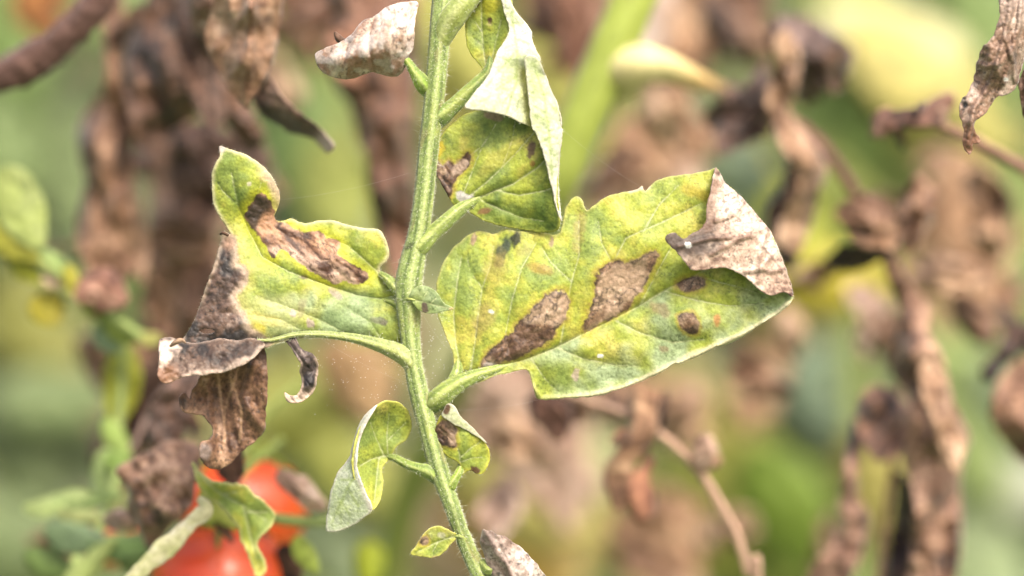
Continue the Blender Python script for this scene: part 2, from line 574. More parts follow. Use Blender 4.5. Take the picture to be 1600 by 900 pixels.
def blot(x, y, rx, ry, a, colour, seed, k=0.8, soft=0.5):
    def f(c, P):
        ca, sa = math.cos(a), math.sin(a)
        dx, dy = P[:, 0] - x, P[:, 1] - y
        u, v = (dx * ca + dy * sa) / rx, (-dx * sa + dy * ca) / ry
        r = np.hypot(u, v) + 0.35 * fbm(P[:, 0] / (0.5 * rx + 3), P[:, 1] / (0.5 * rx + 3), 3, seed)
        return mix(c, colour, sm(1.0 + soft * 0.5, 1.0 - soft, r) * k)
    return f

def vein_disp(veins, A=0.8, w=9.0, quilt=0.55, seed=1, fine=0.12, rimcurl=0.0):
    """veins sit in furrows, the blade bulges between them (mm, away from the camera positive)"""
    def f(P, e):
        x, y = P[:, 0], P[:, 1]
        d = np.zeros(len(P))
        for vn, k in veins:
            dd, t = pl_dist(P, vn)
            d = np.maximum(d, A * k * (1 - 0.4 * t) * np.exp(-(dd / w)))
        d = d + quilt * fbm(x / 42, y / 42, 2, seed) + 0.5 * fine * fbm(x / 10, y / 10, 2, seed + 5)
        f1, f2, _ = voro(x / 16, y / 16, seed + 15)
        d = d + 0.05 * np.exp(-((f2 - f1) / 0.2) ** 2)
        if rimcurl:
            d = d - rimcurl * np.exp(-e / 6.0)
        return d
    return f

def crumple_disp(A=0.9, seed=1, scale=26.0, ang=0.0, stretch=2.2, fine=0.22):
    def f(P, e):
        ca, sa = math.cos(ang), math.sin(ang)
        x = P[:, 0] * ca + P[:, 1] * sa; y = -P[:, 0] * sa + P[:, 1] * ca
        return -A * 0.62 * ridged(x / (scale * stretch), y / scale, 2, seed) + 0.55 * fine * fbm(x / 7, y / 7, 2, seed + 4) + 0.4 * A * fbm(x / 40, y / 40, 2, seed + 8)
    return f

def add(*fs):
    def f(P, e):
        t = 0
        for g in fs: t = t + g(P, e)
        return t
    return f

def only(poly, fn, soft=5.0):
    def f(P, e):
        return fn(P, e) * sm(soft * 0.4, -soft, sdp(P, poly))
    return f

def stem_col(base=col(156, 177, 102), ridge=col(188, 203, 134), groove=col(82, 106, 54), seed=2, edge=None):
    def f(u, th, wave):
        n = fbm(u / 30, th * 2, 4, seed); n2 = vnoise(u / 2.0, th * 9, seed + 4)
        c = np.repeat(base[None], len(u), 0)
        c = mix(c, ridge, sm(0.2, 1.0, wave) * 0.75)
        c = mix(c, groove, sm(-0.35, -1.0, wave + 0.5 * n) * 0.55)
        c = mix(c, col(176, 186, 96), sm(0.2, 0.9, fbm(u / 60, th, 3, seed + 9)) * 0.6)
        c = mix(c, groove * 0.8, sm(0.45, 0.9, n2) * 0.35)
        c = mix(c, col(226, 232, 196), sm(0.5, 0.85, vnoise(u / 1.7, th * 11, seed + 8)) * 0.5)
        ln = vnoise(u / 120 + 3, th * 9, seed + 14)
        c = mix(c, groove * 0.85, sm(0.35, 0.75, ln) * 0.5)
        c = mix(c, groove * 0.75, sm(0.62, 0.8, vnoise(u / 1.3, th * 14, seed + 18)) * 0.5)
        c = mix(c, groove, sm(0.2, 1.0, np.sin(th + 0.1)) * 0.35)  # shaded flank painted darker down one side of the stem
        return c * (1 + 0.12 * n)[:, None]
    return f

# ================================================================== SETTING
def ground_sheet():
    R = 200.0
    bpy_me = bpy.data.meshes.new('ground')
    n = 80
    # finer near the plants, gently uneven
    g = np.sign(np.linspace(-1, 1, n)) * np.abs(np.linspace(-1, 1, n)) ** 4 * R
    X, Y = np.meshgrid(g, g, indexing='ij')
    Z = 0.03 * fbm(X / 0.7, Y / 0.7, 3, 5) * np.exp(-np.hypot(X, Y) / 8)
    V = np.stack([X, Y, Z], 2).reshape(-1, 3)
    i = np.arange(n - 1)[:, None] * n; j = np.arange(n - 1)[None]
    F = np.stack([i + j, i + n + j, i + n + j + 1, i + j + 1], 2).reshape(-1, 4)
    m = bpy.data.materials.new('grassy_soil')
    m.use_nodes = True
    nt = m.node_tree; L = nt.links.new
    pr = nt.nodes['Principled BSDF']
    tc = nd(nt, 'ShaderNodeTexCoord')
    n1 = nd(nt, 'ShaderNodeTexNoise', Scale=2.2, Detail=5.0, Roughness=0.6)
    n2 = nd(nt, 'ShaderNodeTexNoise', Scale=30.0, Detail=5.0, Roughness=0.7)
    for q in (n1, n2): L(tc.outputs['Object'], q.inputs['Vector'])
    rp = nd(nt, 'ShaderNodeValToRGB')
    cr = rp.color_ramp
    cr.elements[0].position = 0.30; cr.elements[0].color = (*col(98, 112, 72), 1)
    cr.elements[1].position = 0.72; cr.elements[1].color = (*col(176, 176, 118), 1)
    e = cr.elements.new(0.46); e.color = (*col(132, 152, 92), 1)
    e = cr.elements.new(0.58); e.color = (*col(158, 168, 128), 1)
    L(n1.outputs[0], rp.inputs[0])
    mx = nd(nt, 'ShaderNodeMix', data_type='RGBA', blend_type='MULTIPLY')
    mx.inputs[0].default_value = 0.5
    L(rp.outputs[0], mx.inputs[6]); L(n2.outputs[0], mx.inputs[7])
    L(mx.outputs[2], pr.inputs['Base Color'])
    pr.inputs['Roughness'].default_value = 0.9
    pr.inputs['Specular IOR Level'].default_value = 0.1
    return mesh_obj('ground', V, F, m, kind='structure')
ground_sheet()

def weeds():
    rs = np.random.RandomState(4)
    V, F, C = [], [], []
    pals = [col(128, 150, 84), col(150, 168, 100), col(104, 126, 78), col(160, 174, 140), col(186, 182, 96), col(150, 120, 92), col(138, 154, 120)]
    for k in range(520):
        x = rs.uniform(-1.6, 1.6); y = rs.uniform(1.0, 6.0)
        base = np.array([x * (0.4 + y * 0.25), y, 0.0])
        cc = pals[rs.randint(len(pals))]
        for b in range(10):
            a = rs.uniform(0, 6.28); h = rs.uniform(0.08, 0.30); w = rs.uniform(0.008, 0.025); ln = rs.uniform(0.02, 0.16)
            dr = np.array([math.cos(a), math.sin(a), 0]); sd = np.array([-dr[1], dr[0], 0])
            b0 = base + dr * 0.02 + sd * rs.uniform(-.04, .04)
            pts = [b0 - np.array([0, 0, .04]), b0 + dr * ln * 0.35 + [0, 0, h * 0.6], b0 + dr * ln + [0, 0, h]]
            n0 = len(V)
            V += [pts[0] - sd * w * .5, pts[0] + sd * w * .5, pts[1] - sd * w, pts[1] + sd * w, pts[2]]
            F += [[n0, n0 + 1, n0 + 3, n0 + 2], [n0 + 2, n0 + 3, n0 + 4]]
            C += [cc * rs.uniform(0.75, 1.2)] * 5
    o = mesh_obj('weeds', np.array(V), F, M_GREENBG, None, np.array(C), 0.0, kind='stuff')
    o['label'] = 'pale green blurred weeds growing over the soil far behind the plants'
    o['category'] = 'weeds'
weeds()

def unW(p):
    q = np.asarray(p, float) - CAM
    dd = q @ FW
    s = dd / DIST
    return 800 + (q @ RT) / (PXM * s), 450 - (q @ UP) / (PXM * s), dd - DIST

def to_ground(pt, r, lean=(0.0, 0.0), n=5):
    """rows that carry a stem from the pixel point pt straight down into the soil"""
    p = W(pt[0], pt[1], pt[2])
    out = []
    for k in range(1, n + 1):
        f = k / n
        q = p * 1.0
        q[2] = p[2] * (1 - f) - 0.03 * f
        q[0] += lean[0] * f; q[1] += lean[1] * f
        x, y, d = unW(q)
        out.append((x, y, d, r))
    return out

# ================================================================== THE DISEASED LEAF
LEAF = thing('tomato_leaf', 'sharply focused yellow-green compound tomato leaf with brown blight patches on its ribbed stalk', 'leaf', W(690, 0, 0.0))
rach = [(1035, -150, 140, 27), (930, -185, 106, 26), (810, -180, 56, 25), (730, -115, 14, 21), (700, -40, 2, 19), (690, 20, 0, 16.8), (685, 80, 0, 16.2), (679, 150, 0, 16), (670, 230, 0, 16), (663, 300, 0, 15.8), (655, 360, 0, 17), (643, 415, 0, 20.5),
        (638, 450, 0, 21.5), (639, 485, 0, 19), (641, 525, 0, 16), (646, 570, 0, 14.5), (656, 620, 0, 15.5), (669, 670, 0, 15), (682, 720, 0, 15.5), (693, 755, 0, 14.5), (706, 790, 0, 13), (720, 830, 1, 12.5), (736, 868, 2, 13), (753, 900, 2, 15), (785, 945, 3, 13), (815, 1000, 6, 10), (850, 1080, 12, 7)]
_rs = catmull(rach, 2.0)
_ru = np.concatenate([[0], np.cumsum(np.hypot(*np.diff(_rs[:, :2], axis=0).T))])
_u0 = _ru[np.argmin(np.hypot(_rs[:, 0] - 645, _rs[:, 1] - 382))]
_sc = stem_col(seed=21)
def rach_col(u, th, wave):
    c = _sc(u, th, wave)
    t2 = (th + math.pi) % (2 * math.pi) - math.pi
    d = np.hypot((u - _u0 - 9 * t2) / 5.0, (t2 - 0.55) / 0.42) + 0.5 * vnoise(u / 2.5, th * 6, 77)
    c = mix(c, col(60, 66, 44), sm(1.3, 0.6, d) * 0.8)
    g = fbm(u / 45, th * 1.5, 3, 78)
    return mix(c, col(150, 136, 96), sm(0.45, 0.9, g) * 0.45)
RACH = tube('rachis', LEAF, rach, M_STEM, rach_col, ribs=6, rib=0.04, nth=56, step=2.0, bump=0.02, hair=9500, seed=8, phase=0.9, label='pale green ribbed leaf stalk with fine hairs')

def stalk(parent, pts, seed, base=col(164, 182, 96), hair=250, **kw):
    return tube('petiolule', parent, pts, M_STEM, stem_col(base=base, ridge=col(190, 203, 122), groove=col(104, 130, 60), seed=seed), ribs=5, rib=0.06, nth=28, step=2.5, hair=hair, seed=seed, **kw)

# ---- big right leaflet --------------------------------------------------------
mid2 = [(729, 584), (775, 573), (818, 562), (862, 546), (907, 524), (950, 503), (995, 480), (1040, 453), (1085, 430), (1130, 408)]
V2 = [(mid2, 1.9),
      ([(735, 580), (742, 540), (748, 490), (754, 450), (768, 412), (772, 385)], 0.8), ([(722, 585), (713, 540), (709, 490), (716, 430), (722, 400)], 0.8),
      ([(800, 566), (790, 520), (800, 470), (815, 420), (838, 380)], 0.8), ([(875, 540), (884, 490), (893, 440), (905, 400), (905, 345)], 1.0),
      ([(935, 512), (950, 460), (957, 412), (978, 372), (1040, 345), (1095, 318)], 1.1), ([(957, 412), (940, 380), (935, 345)], 0.7), ([(1000, 476), (1030, 420), (1056, 372)], 0.8), ([(1005, 362), (1030, 320), (1060, 290)], 0.7),
      ([(870, 543), (910, 560), (960, 570), (1000, 572)], 0.8), ([(960, 500), (1000, 520), (1050, 535), (1100, 530)], 0.8), ([(1040, 455), (1090, 470), (1140, 478), (1195, 474)], 0.8), ([(830, 560), (850, 590), (872, 612)], 0.7),
      ([(1085, 430), (1120, 440), (1160, 450), (1200, 465)], 0.6), ([(893, 440), (860, 410), (845, 385)], 0.6), ([(754, 450), (735, 425), (730, 400)], 0.5)]
out2 = [(704, 596), (709, 575), (708, 556), (703, 540), (694, 518), (684, 492), (681, 462), (683, 438), (692, 412), (706, 390), (724, 374), (740, 363), (758, 362), (772, 366), (790, 358), (812, 361), (838, 360), (858, 366), (874, 364), (880, 345), (884, 325), (893, 312), (902, 307), (910, 314), (917, 328), (930, 320), (946, 308), (972, 301), (996, 296), (1003, 291), (1008, 299), (1022, 285), (1042, 277), (1070, 273), (1098, 269), (1117, 263),
        (1124, 268), (1131, 284), (1148, 298), (1164, 314), (1185, 340), (1201, 358), (1215, 387), (1227, 420), (1236, 450), (1239, 464), (1232, 477), (1216, 490), (1195, 502), (1170, 519), (1142, 535), (1118, 542), (1096, 553), (1066, 566), (1052, 569), (1036, 579), (1000, 596), (962, 610), (925, 619), (882, 622), (845, 624), (836, 614), (831, 597), (827, 583), (819, 577), (800, 581), (772, 588), (748, 598), (725, 606)]
lesA = [(752, 574), (763, 550), (785, 532), (800, 515), (815, 500), (835, 480), (855, 462), (870, 455), (885, 456), (891, 468), (886, 485), (884, 498), (870, 512), (869, 528), (850, 540), (825, 552), (790, 565), (768, 573)]
lesB = [(911, 518), (920, 485), (930, 450), (932, 425), (945, 412), (965, 408), (980, 414), (1000, 402), (1022, 393), (1028, 399), (1016, 425), (1002, 455), (985, 475), (960, 495), (935, 506)]
lesC = [(1058, 441), (1070, 434), (1088, 432), (1102, 438), (1104, 446), (1092, 452), (1072, 456), (1060, 450)]
lesD = [(1058, 494), (1070, 489), (1084, 489), (1092, 502), (1093, 516), (1086, 523), (1072, 518), (1062, 508)]
rim2 = [(1234, 474), (1216, 489), (1170, 517), (1118, 541), (1066, 565), (1036, 578), (1000, 595), (962, 609), (925, 618), (882, 621), (845, 623), (833, 605)]
def ex2(c, P, e):
    d, t = pl_dist(P, rim2)
    d = d + 1.5 * fbm(P[:, 0] / 12, P[:, 1] / 12, 2, 77)
    c = mix(c, col(232, 226, 188), sm(8, 2, d + 3 * fbm(P[:, 0] / 30, P[:, 1] / 30, 2, 78)) * sm(1.0, 0.55, t) * 0.8)
    dt, _ = pl_dist(P, [(985, 298), (1003, 293), (1012, 292)])
    c = mix(c, DRY_L, sm(6, 2, dt) * 0.9)
    return c
brownish = col(150, 120, 84)
sp2 = [blot(785, 394, 12, 26, 0.35, col(50, 66, 50), 61, 0.95, 0.4), blot(806, 373, 8, 15, 0.25, col(42, 48, 36), 62, 0.95, 0.4), blot(820, 392, 14, 10, 0, col(96, 112, 52), 63, 0.5),
       blot(740, 375, 5, 13, 0.2, DRY_M, 64, 0.9, 0.3), blot(862, 377, 4, 9, 0, DRY_M, 65, 0.8, 0.3), blot(755, 498, 18, 26, 0.6, col(172, 150, 96), 66, 0.5), blot(775, 420, 18, 30, 0.2, col(196, 176, 92), 67, 0.5),
       blot(840, 420, 22, 9, 0.2, col(190, 140, 72), 68, 0.5), blot(1030, 483, 20, 11, 0.4, col(150, 130, 96), 69, 0.7), blot(1120, 500, 6, 9, 0.2, col(196, 132, 76), 70, 0.8), blot(900, 585, 6, 10, 0.1, col(200, 180, 168), 71, 0.8, 0.3), blot(1036, 545, 8, 6, 0.1, col(150, 120, 92), 72, 0.6),
       blot(965, 440, 60, 45, 0, col(196, 192, 120), 73, 0.25), blot(905, 360, 10, 40, 0.1, col(176, 146, 90), 74, 0.4), blot(1085, 300, 26, 12, 0.3, col(206, 176, 66), 79, 0.5),
       lesion(lesA, 81, bias=-0.25, blk=-0.25, ang=-0.6), lesion(lesB, 82, bias=0.0, blk=-0.45, ang=-0.7, ring=0.25), lesion(lesC, 83, halo=12, bias=0.0, warp=2, blk=-0.3), lesion(lesD, 84, halo=7, bias=-0.25, warp=2, blk=-0.3),
       blot(766, 573, 13, 9, -0.3, col(190, 180, 176), 75, 0.85, 0.4), blot(938, 556, 5, 3, 0.1, col(250, 250, 250), 76, 1.0, 0.2), blot(768, 487, 5, 3, 0.4, col(235, 240, 235), 77, 0.9, 0.3)]
base2 = [(704, 596, 1), (725, 600, 0), (682, 450, 3), (694, 520, 2), (740, 368, 4), (870, 365, 1), (900, 312, 2), (1000, 295, 1.5), (1117, 265, 0), (1165, 318, 0), (1205, 370, -1), (1238, 462, -1.2), (1170, 518, 0.6), (1060, 570, 2.2), (920, 620, 3.6), (840, 620, 3.0), (818, 564, 0), (907, 524, 1), (995, 480, 1), (1090, 425, -0.5), (880, 440, -1.8), (1000, 360, -1.8), (1000, 545, 0.6), (790, 440, -0.5), (1080, 500, -0.6)]
d2 = add(vein_disp(V2, 0.8, 9, 0.55, 91), only(lesA, crumple_disp(0.4, 92, 20, -0.6, 2.0, 0.2)), only(lesB, crumple_disp(0.3, 93, 22, -0.7, 2.0, 0.2)),
         lambda P, e: -1.3 * np.exp(-pl_dist(P, rim2)[0] / 6.0) * (1 + 0.6 * fbm(P[:, 0] / 40, P[:, 1] / 40, 2, 4)))
def bluish2(P):
    d, t = pl_dist(P, mid2)
    below = np.sign((P[:, 1] - np.interp(P[:, 0], [m[0] for m in mid2], [m[1] for m in mid2])))
    return np.where(below > 0, 0.5, -0.35)
B2 = patch('leaflet', LEAF, out2, base2, green_paint(101, V2, yellow=lambda P: 0.05 - 0.0007 * (P[:, 0] - 850), blue=bluish2, dark=-0.42, spots=sp2, extra=ex2, rimw=2.2, rimk=0.5), d2, sp=2.1, seed=11, hair=0.5,
           label='largest leaflet with two long brown blight patches and a curled dry tip', dry=lambda P: np.maximum(sm(1, -1, sdp(P, lesA)), sm(1, -1, sdp(P, lesB))))
fold2 = [(1117, 262), (1124, 268), (1131, 284), (1148, 298), (1164, 314), (1185, 340), (1201, 358), (1215, 387), (1228, 420), (1239, 458)]
flap2 = fold2 + [(1236, 463), (1224, 457), (1207, 461), (1192, 456), (1176, 443), (1162, 431), (1145, 422), (1128, 419), (1108, 420), (1083, 423), (1074, 414), (1060, 396), (1046, 383), (1040, 373), (1044, 366), (1054, 364), (1062, 370), (1070, 372), (1085, 363), (1099, 353), (1103, 340), (1104, 322), (1108, 304), (1112, 286)]
base2f = [(1117, 262, -0.2), (1164, 314, 0), (1201, 358, -0.8), (1238, 460, -2), (1040, 372, -3.5), (1083, 423, -2.5), (1145, 420, -2.0), (1190, 456, -2), (1103, 345, -1.5), (1150, 370, -2), (1108, 300, -0.8)]
dpf = dry_paint(111, light=col(236, 216, 198), mid=col(196, 170, 150), dark=col(122, 94, 80), bias=0.28, blk=-0.75, cell=13, veinc=0.5)
fv = [[(1234, 440), (1180, 370), (1110, 372), (1060, 385)], [(1200, 357), (1150, 376), (1110, 398)], [(1164, 316), (1150, 335), (1118, 345)], [(1215, 390), (1190, 420), (1165, 425)], [(1200, 357), (1188, 402), (1185, 440)], [(1225, 420), (1205, 425), (1190, 420)]]
def pf2(P, e):
    c = dpf(P, e)
    d, _ = pl_dist(P, [(1045, 372), (1075, 385), (1100, 372)])
    c = mix(c, col(70, 58, 52), sm(42, 6, d + 10 * fbm(P[:, 0] / 14, P[:, 1] / 14, 3, 5)) * 0.95)
    d, _ = pl_dist(P, [(1112, 290), (1108, 330), (1106, 350)])
    c = mix(c, col(110, 80, 62), sm(18, 2, d + 5 * fbm(P[:, 0] / 10, P[:, 1] / 10, 3, 6)) * 0.7)
    for k, v in enumerate(fv):
        d, t = pl_dist(P, v)
        c = mix(c, col(106, 78, 64), np.exp(-((d + 0.8 * fbm(P[:, 0] / 6, P[:, 1] / 6, 2, 8)) / 1.3) ** 2) * 0.65)
    c = mix(c, col(70, 46, 38), sm(7, 1, np.hypot(P[:, 0] - 1235, P[:, 1] - 461)))
    c = mix(c, col(90, 56, 36), sm(10, 2, np.hypot(P[:, 0] - 1121, P[:, 1] - 270)) * 0.8)
    return blot(1075, 383, 5, 3.5, 0.1, col(250, 250, 250), 9, 1.0, 0.2)(c, P)
patch('withered_tip', B2, flap2, base2f, pf2, add(crumple_disp(0.35, 112, 44, 0.9, 1.5, 0.1), lambda P, e: sum(-0.5 * np.exp(-(pl_dist(P, v)[0] / 3.5) ** 2) for v in fv)), roll=[(fold2, 3.6, 16)], sp=2.0, seed=12, dry=1.0, jag=1.2,
      label='papery beige dead leaf tip folded over with dark veins')
stalk(LEAF, [(664, 640, 2, 12), (684, 624, -0.5, 17), (706, 606, -1, 15), (735, 590, -0.5, 11), (765, 580, 0.4, 8), (795, 571, 1.6, 6), (825, 561, 2.8, 4)], 31, hair=500)
stalk(LEAF, [(700, 610, 0, 9), (712, 588, 0.2, 9), (716, 570, 1.2, 7), (714, 550, 2.6, 4)], 32, hair=120)

# ---- left leaflet --------------------------------------------------------------
out1 = [(343, 229), (352, 231), (368, 236), (386, 243), (405, 256), (422, 272), (433, 291), (437, 310), (433, 326), (428, 338), (433, 345), (444, 345), (455, 342), (468, 347), (480, 349), (500, 345), (522, 345), (545, 352), (570, 357), (590, 358), (601, 371), (607, 390), (605, 406), (594, 417), (598, 430), (609, 441), (626, 440), (640, 452), (644, 500), (640, 556), (620, 557), (602, 548), (575, 538), (545, 531), (510, 528), (480, 528), (450, 531), (430, 538), (414, 543), (404, 534), (380, 536), (340, 535), (308, 537), (283, 535), (292, 522), (304, 500), (310, 484), (320, 454), (333, 420), (340, 395), (346, 376), (349, 362), (360, 366), (355, 356), (345, 341), (336, 325), (332, 305), (331, 282), (334, 262), (343, 245)]
mid1 = [(634, 548), (600, 538), (545, 524), (480, 521), (430, 528), (400, 530)]
V1 = [(mid1, 1.6), ([(612, 470), (560, 462), (505, 444), (450, 424), (410, 402), (388, 360), (372, 320), (362, 270)], 1.2), ([(612, 440), (590, 425), (568, 405), (545, 385), (500, 365)], 0.9),
      ([(545, 524), (500, 500), (450, 480), (400, 462)], 0.7), ([(372, 320), (350, 300), (340, 285)], 0.6), ([(380, 340), (400, 310), (408, 285)], 0.6), ([(600, 538), (580, 505), (540, 480)], 0.6), ([(480, 521), (440, 500), (400, 492)], 0.6)]
dryA = [(349, 360), (362, 366), (368, 385), (371, 410), (384, 425), (382, 445), (372, 458), (373, 475), (383, 497), (397, 514), (408, 526), (414, 543), (300, 552), (270, 540), (300, 480), (330, 410), (340, 380)]
crusty = [(403, 303), (414, 304), (424, 318), (428, 330), (428, 338), (434, 346), (443, 347), (457, 356), (476, 362), (503, 362), (511, 372), (530, 378), (533, 388), (527, 396), (541, 408), (560, 418), (574, 428), (571, 438), (555, 444), (536, 437), (527, 443), (510, 437), (490, 426), (478, 418), (462, 405), (446, 393), (434, 392), (430, 403), (423, 402), (420, 390), (408, 375), (399, 362), (388, 350), (383, 335), (392, 318)]
edge1 = [(412, 262), (430, 288), (436, 310), (430, 330)]
def crust_paint(c, P):
    s = sdp(P, catmull(crusty, 5, True)) + 2.2 * fbm(P[:, 0] / 7, P[:, 1] / 7, 3, 5)
    k = s < 40
    Q = P[k]; s = s[k]
    # grain runs along the dead strip
    ca, sa = math.cos(0.62), math.sin(0.62)
    x = Q[:, 0] * ca + Q[:, 1] * sa; y = -Q[:, 0] * sa + Q[:, 1] * ca
    wv = y + 4 * fbm(x / 22, y / 22, 3, 7)
    n = fbm(x / 30, wv / 9, 4, 9); n2 = fbm(x / 7, wv / 4, 3, 10)
    d = np.repeat(col(134, 98, 74)[None], len(Q), 0)
    d = mix(d, col(196, 156, 122), sm(0.0, 0.7, n + 0.3 * n2))
    d = mix(d, col(76, 50, 37), sm(0.0, 0.5, -n + 0.2 * n2))
    low = sm(-4, 16, Q[:, 1] - np.interp(Q[:, 0], [420, 460, 520, 575], [380, 378, 404, 424]))
    d = mix(d, col(206, 180, 160), low * 0.7 * sm(-0.5, 0.3, n + 0.1))
    d = mix(d, col(60, 42, 34), np.exp(-(fbm(x / 36, wv / 11, 3, 11) / 0.09) ** 2) * 0.8)
    head = sm(8, -6, sdp(Q, [(403, 303), (420, 308), (424, 322), (408, 340), (402, 362), (388, 350), (383, 335), (392, 318)]))
    d = mix(d, col(66, 56, 48) * (1 + 0.5 * n2)[:, None], head * 0.95)
    tan = sm(6, -4, sdp(Q, [(406, 345), (412, 335), (426, 334), (432, 348), (424, 362), (410, 372), (402, 358)]))
    d = mix(d, col(190, 146, 112), tan * 0.75)
    cc = mix(c[k], col(206, 206, 36), sm(20, 2, s) * 0.6)
    cc = mix(cc, d, sm(1.2, -1.0, s))
    c = c.copy(); c[k] = cc
    return c
dpd = dry_paint(121, light=col(176, 156, 142), mid=col(112, 90, 78), dark=col(74, 60, 53), black=col(44, 40, 39), bias=-0.1, blk=0.22, cell=18, veinc=0.3, ang=-1.1)
def ex1(c, P, e):
    s = sdp(P, catmull(dryA, 6, True)) + 5 * fbm(P[:, 0] / 16, P[:, 1] / 16, 3, 15)
    c = mix(c, col(212, 206, 120), sm(26, 2, s) * 0.55)
    c = mix(c, col(198, 176, 150), sm(7, -1, s))
    dd = dpd(P, e)
    dd = mix(dd, col(206, 184, 160), sm(-16, 0, s) * 0.75)
    dd = mix(dd, col(196, 160, 136), sm(16, 4, np.hypot(P[:, 0] - 358, P[:, 1] - 380)) * 0.8)
    c = mix(c, dd, sm(0, -4, s))
    d, t = pl_dist(P, edge1)
    c = mix(c, col(226, 204, 172), sm(15, 5, d + 4 * fbm(P[:, 0] / 9, P[:, 1] / 9, 2, 16)) * sm(0.0, 0.3, t + 0.1))
    c = mix(c, col(232, 214, 205), sm(11, 5, np.hypot(P[:, 0] - 345, P[:, 1] - 231)))
    return crust_paint(c, P)
sp1 = [blot(428, 490, 62, 30, 0.1, col(196, 200, 130), 131, 0.55), blot(457, 490, 5, 6, 0, col(196, 180, 172), 132, 0.9, 0.3), blot(471, 482, 7, 18, 0.3, col(150, 128, 108), 133, 0.4), blot(486, 506, 6, 9, -0.5, col(190, 172, 160), 134, 0.9, 0.3),
       blot(592, 501, 14, 6, 0.15, col(120, 106, 100), 135, 0.9, 0.3), blot(523, 458, 14, 6, 0.7, col(176, 164, 150), 136, 0.9, 0.3), blot(474, 433, 8, 5, 0.1, col(106, 92, 84), 137, 0.9, 0.3), blot(416, 500, 30, 10, 0.3, col(200, 190, 100), 138, 0.6),
       blot(389, 287, 3, 4, 0, col(226, 222, 190), 139, 0.9, 0.3), blot(560, 490, 50, 35, 0, col(146, 172, 116), 140, 0.5), blot(402, 512, 12, 10, 0.5, col(226, 210, 40), 141, 0.8), blot(470, 400, 60, 10, 0.45, col(110, 140, 40), 142, 0.5), blot(420, 440, 40, 20, 0.4, col(120, 150, 84), 143, 0.5), blot(560, 378, 34, 14, 0.4, col(104, 128, 40), 144, 0.6), blot(375, 320, 12, 40, -0.3, col(120, 146, 60), 145, 0.5), blot(585, 470, 26, 12, 0.2, col(108, 140, 74), 146, 0.5), blot(530, 505, 40, 16, 0.3, col(128, 156, 96), 147, 0.5)]
base1 = [(343, 232, -2), (385, 300, -3), (332, 290, -0.5), (437, 310, 0), (430, 342, 1.5), (480, 349, 2), (545, 352, 1), (607, 390, 2.5), (594, 418, 2.5), (560, 385, -1), (640, 450, 1.5), (640, 550, 1), (500, 480, -0.6), (440, 440, -1.4), (370, 400, -1), (350, 362, 0.5), (395, 510, -2), (414, 543, -1.5), (545, 528, 0.6), (310, 485, 0), (285, 533, -1.0), (340, 530, -2), (335, 470, -1.4)]
d1 = add(vein_disp(V1, 1.0, 9, 0.5, 151), only(crusty, add(crumple_disp(0.4, 152, 13, 0.62, 3.0, 0.2), lambda P, e: -0.2 + 0 * e), 7), only(dryA, crumple_disp(0.5, 153, 26, -1.1, 1.8, 0.28), 10))
hole1 = [(310, 516), (318, 513), (330, 514), (337, 518), (329, 522), (317, 521)]
B1 = patch('leaflet', LEAF, out1, base1, green_paint(161, V1, yellow=-0.05, blue=lambda P: -0.35 + 0.75 * sm(410, 480, P[:, 1]), dark=lambda P: -0.35 - 0.2 * sm(440, 520, P[:, 1]), spots=sp1, extra=ex1, rim=col(236, 230, 180), rimw=3.8, rimk=0.95), d1, sp=1.9, seed=13, hair=0.6, holes=[hole1],
           label='left leaflet with upright green lobe, brown crusty streak and grey-brown dead end', dry=lambda P: np.maximum(sm(1, -1, sdp(P, crusty)), sm(1, -1, sdp(P, dryA))))
crease1 = [(250, 531), (266, 527), (282, 533), (302, 537), (322, 534), (345, 529), (370, 533), (390, 528), (406, 532)]
flap1 = crease1 + [(413, 540), (406, 549), (395, 560), (378, 571), (352, 581), (325, 585), (300, 587), (280, 592), (258, 599), (248, 592), (246, 576), (249, 560), (248, 545)]
dpe = dry_paint(171, light=col(158, 138, 124), mid=col(104, 84, 72), dark=col(70, 56, 50), black=col(42, 37, 36), bias=-0.1, blk=0.25, cell=16, veinc=0.35, ang=0.1)
def pf1(P, e):
    c = dpe(P, e)
    d, _ = pl_dist(P, [(413, 541), (395, 560), (352, 581), (300, 587), (258, 599)])
    c = mix(c, col(206, 186, 168), sm(8, 1, d + 5 * fbm(P[:, 0] / 14, P[:, 1] / 14, 3, 3)) * 0.6)
    c = mix(c, col(150, 108, 80), sm(32, 12, np.hypot(P[:, 0] - 258, P[:, 1] - 590)) * 0.7)
    s = sdp(P, [(248, 534), (272, 530), (282, 546), (266, 562), (254, 580), (247, 575)])
    c = mix(c, col(228, 206, 190), sm(3, -5, s + 3 * fbm(P[:, 0] / 8, P[:, 1] / 8, 2, 4)))
    d, _ = pl_dist(P, crease1)
    return mix(c, col(180, 160, 146), np.exp(-(d / 2.5) ** 2) * 0.6)
patch('withered_fold', B1, flap1, [(250, 531, -3), (285, 533, -1.4), (340, 532, -2.2), (405, 530, -1.9), (413, 540, -2.0), (352, 581, -3.5), (258, 599, -4), (246, 576, -4), (300, 587, -4)], pf1, crumple_disp(1.1, 172, 24, 0.5, 2.0, 0.4), roll=[(crease1, 2.6, 16)], sp=1.9, seed=14, dry=1.0, jag=1.0,
      label='dark grey-brown dead fold with a pale curled corner')
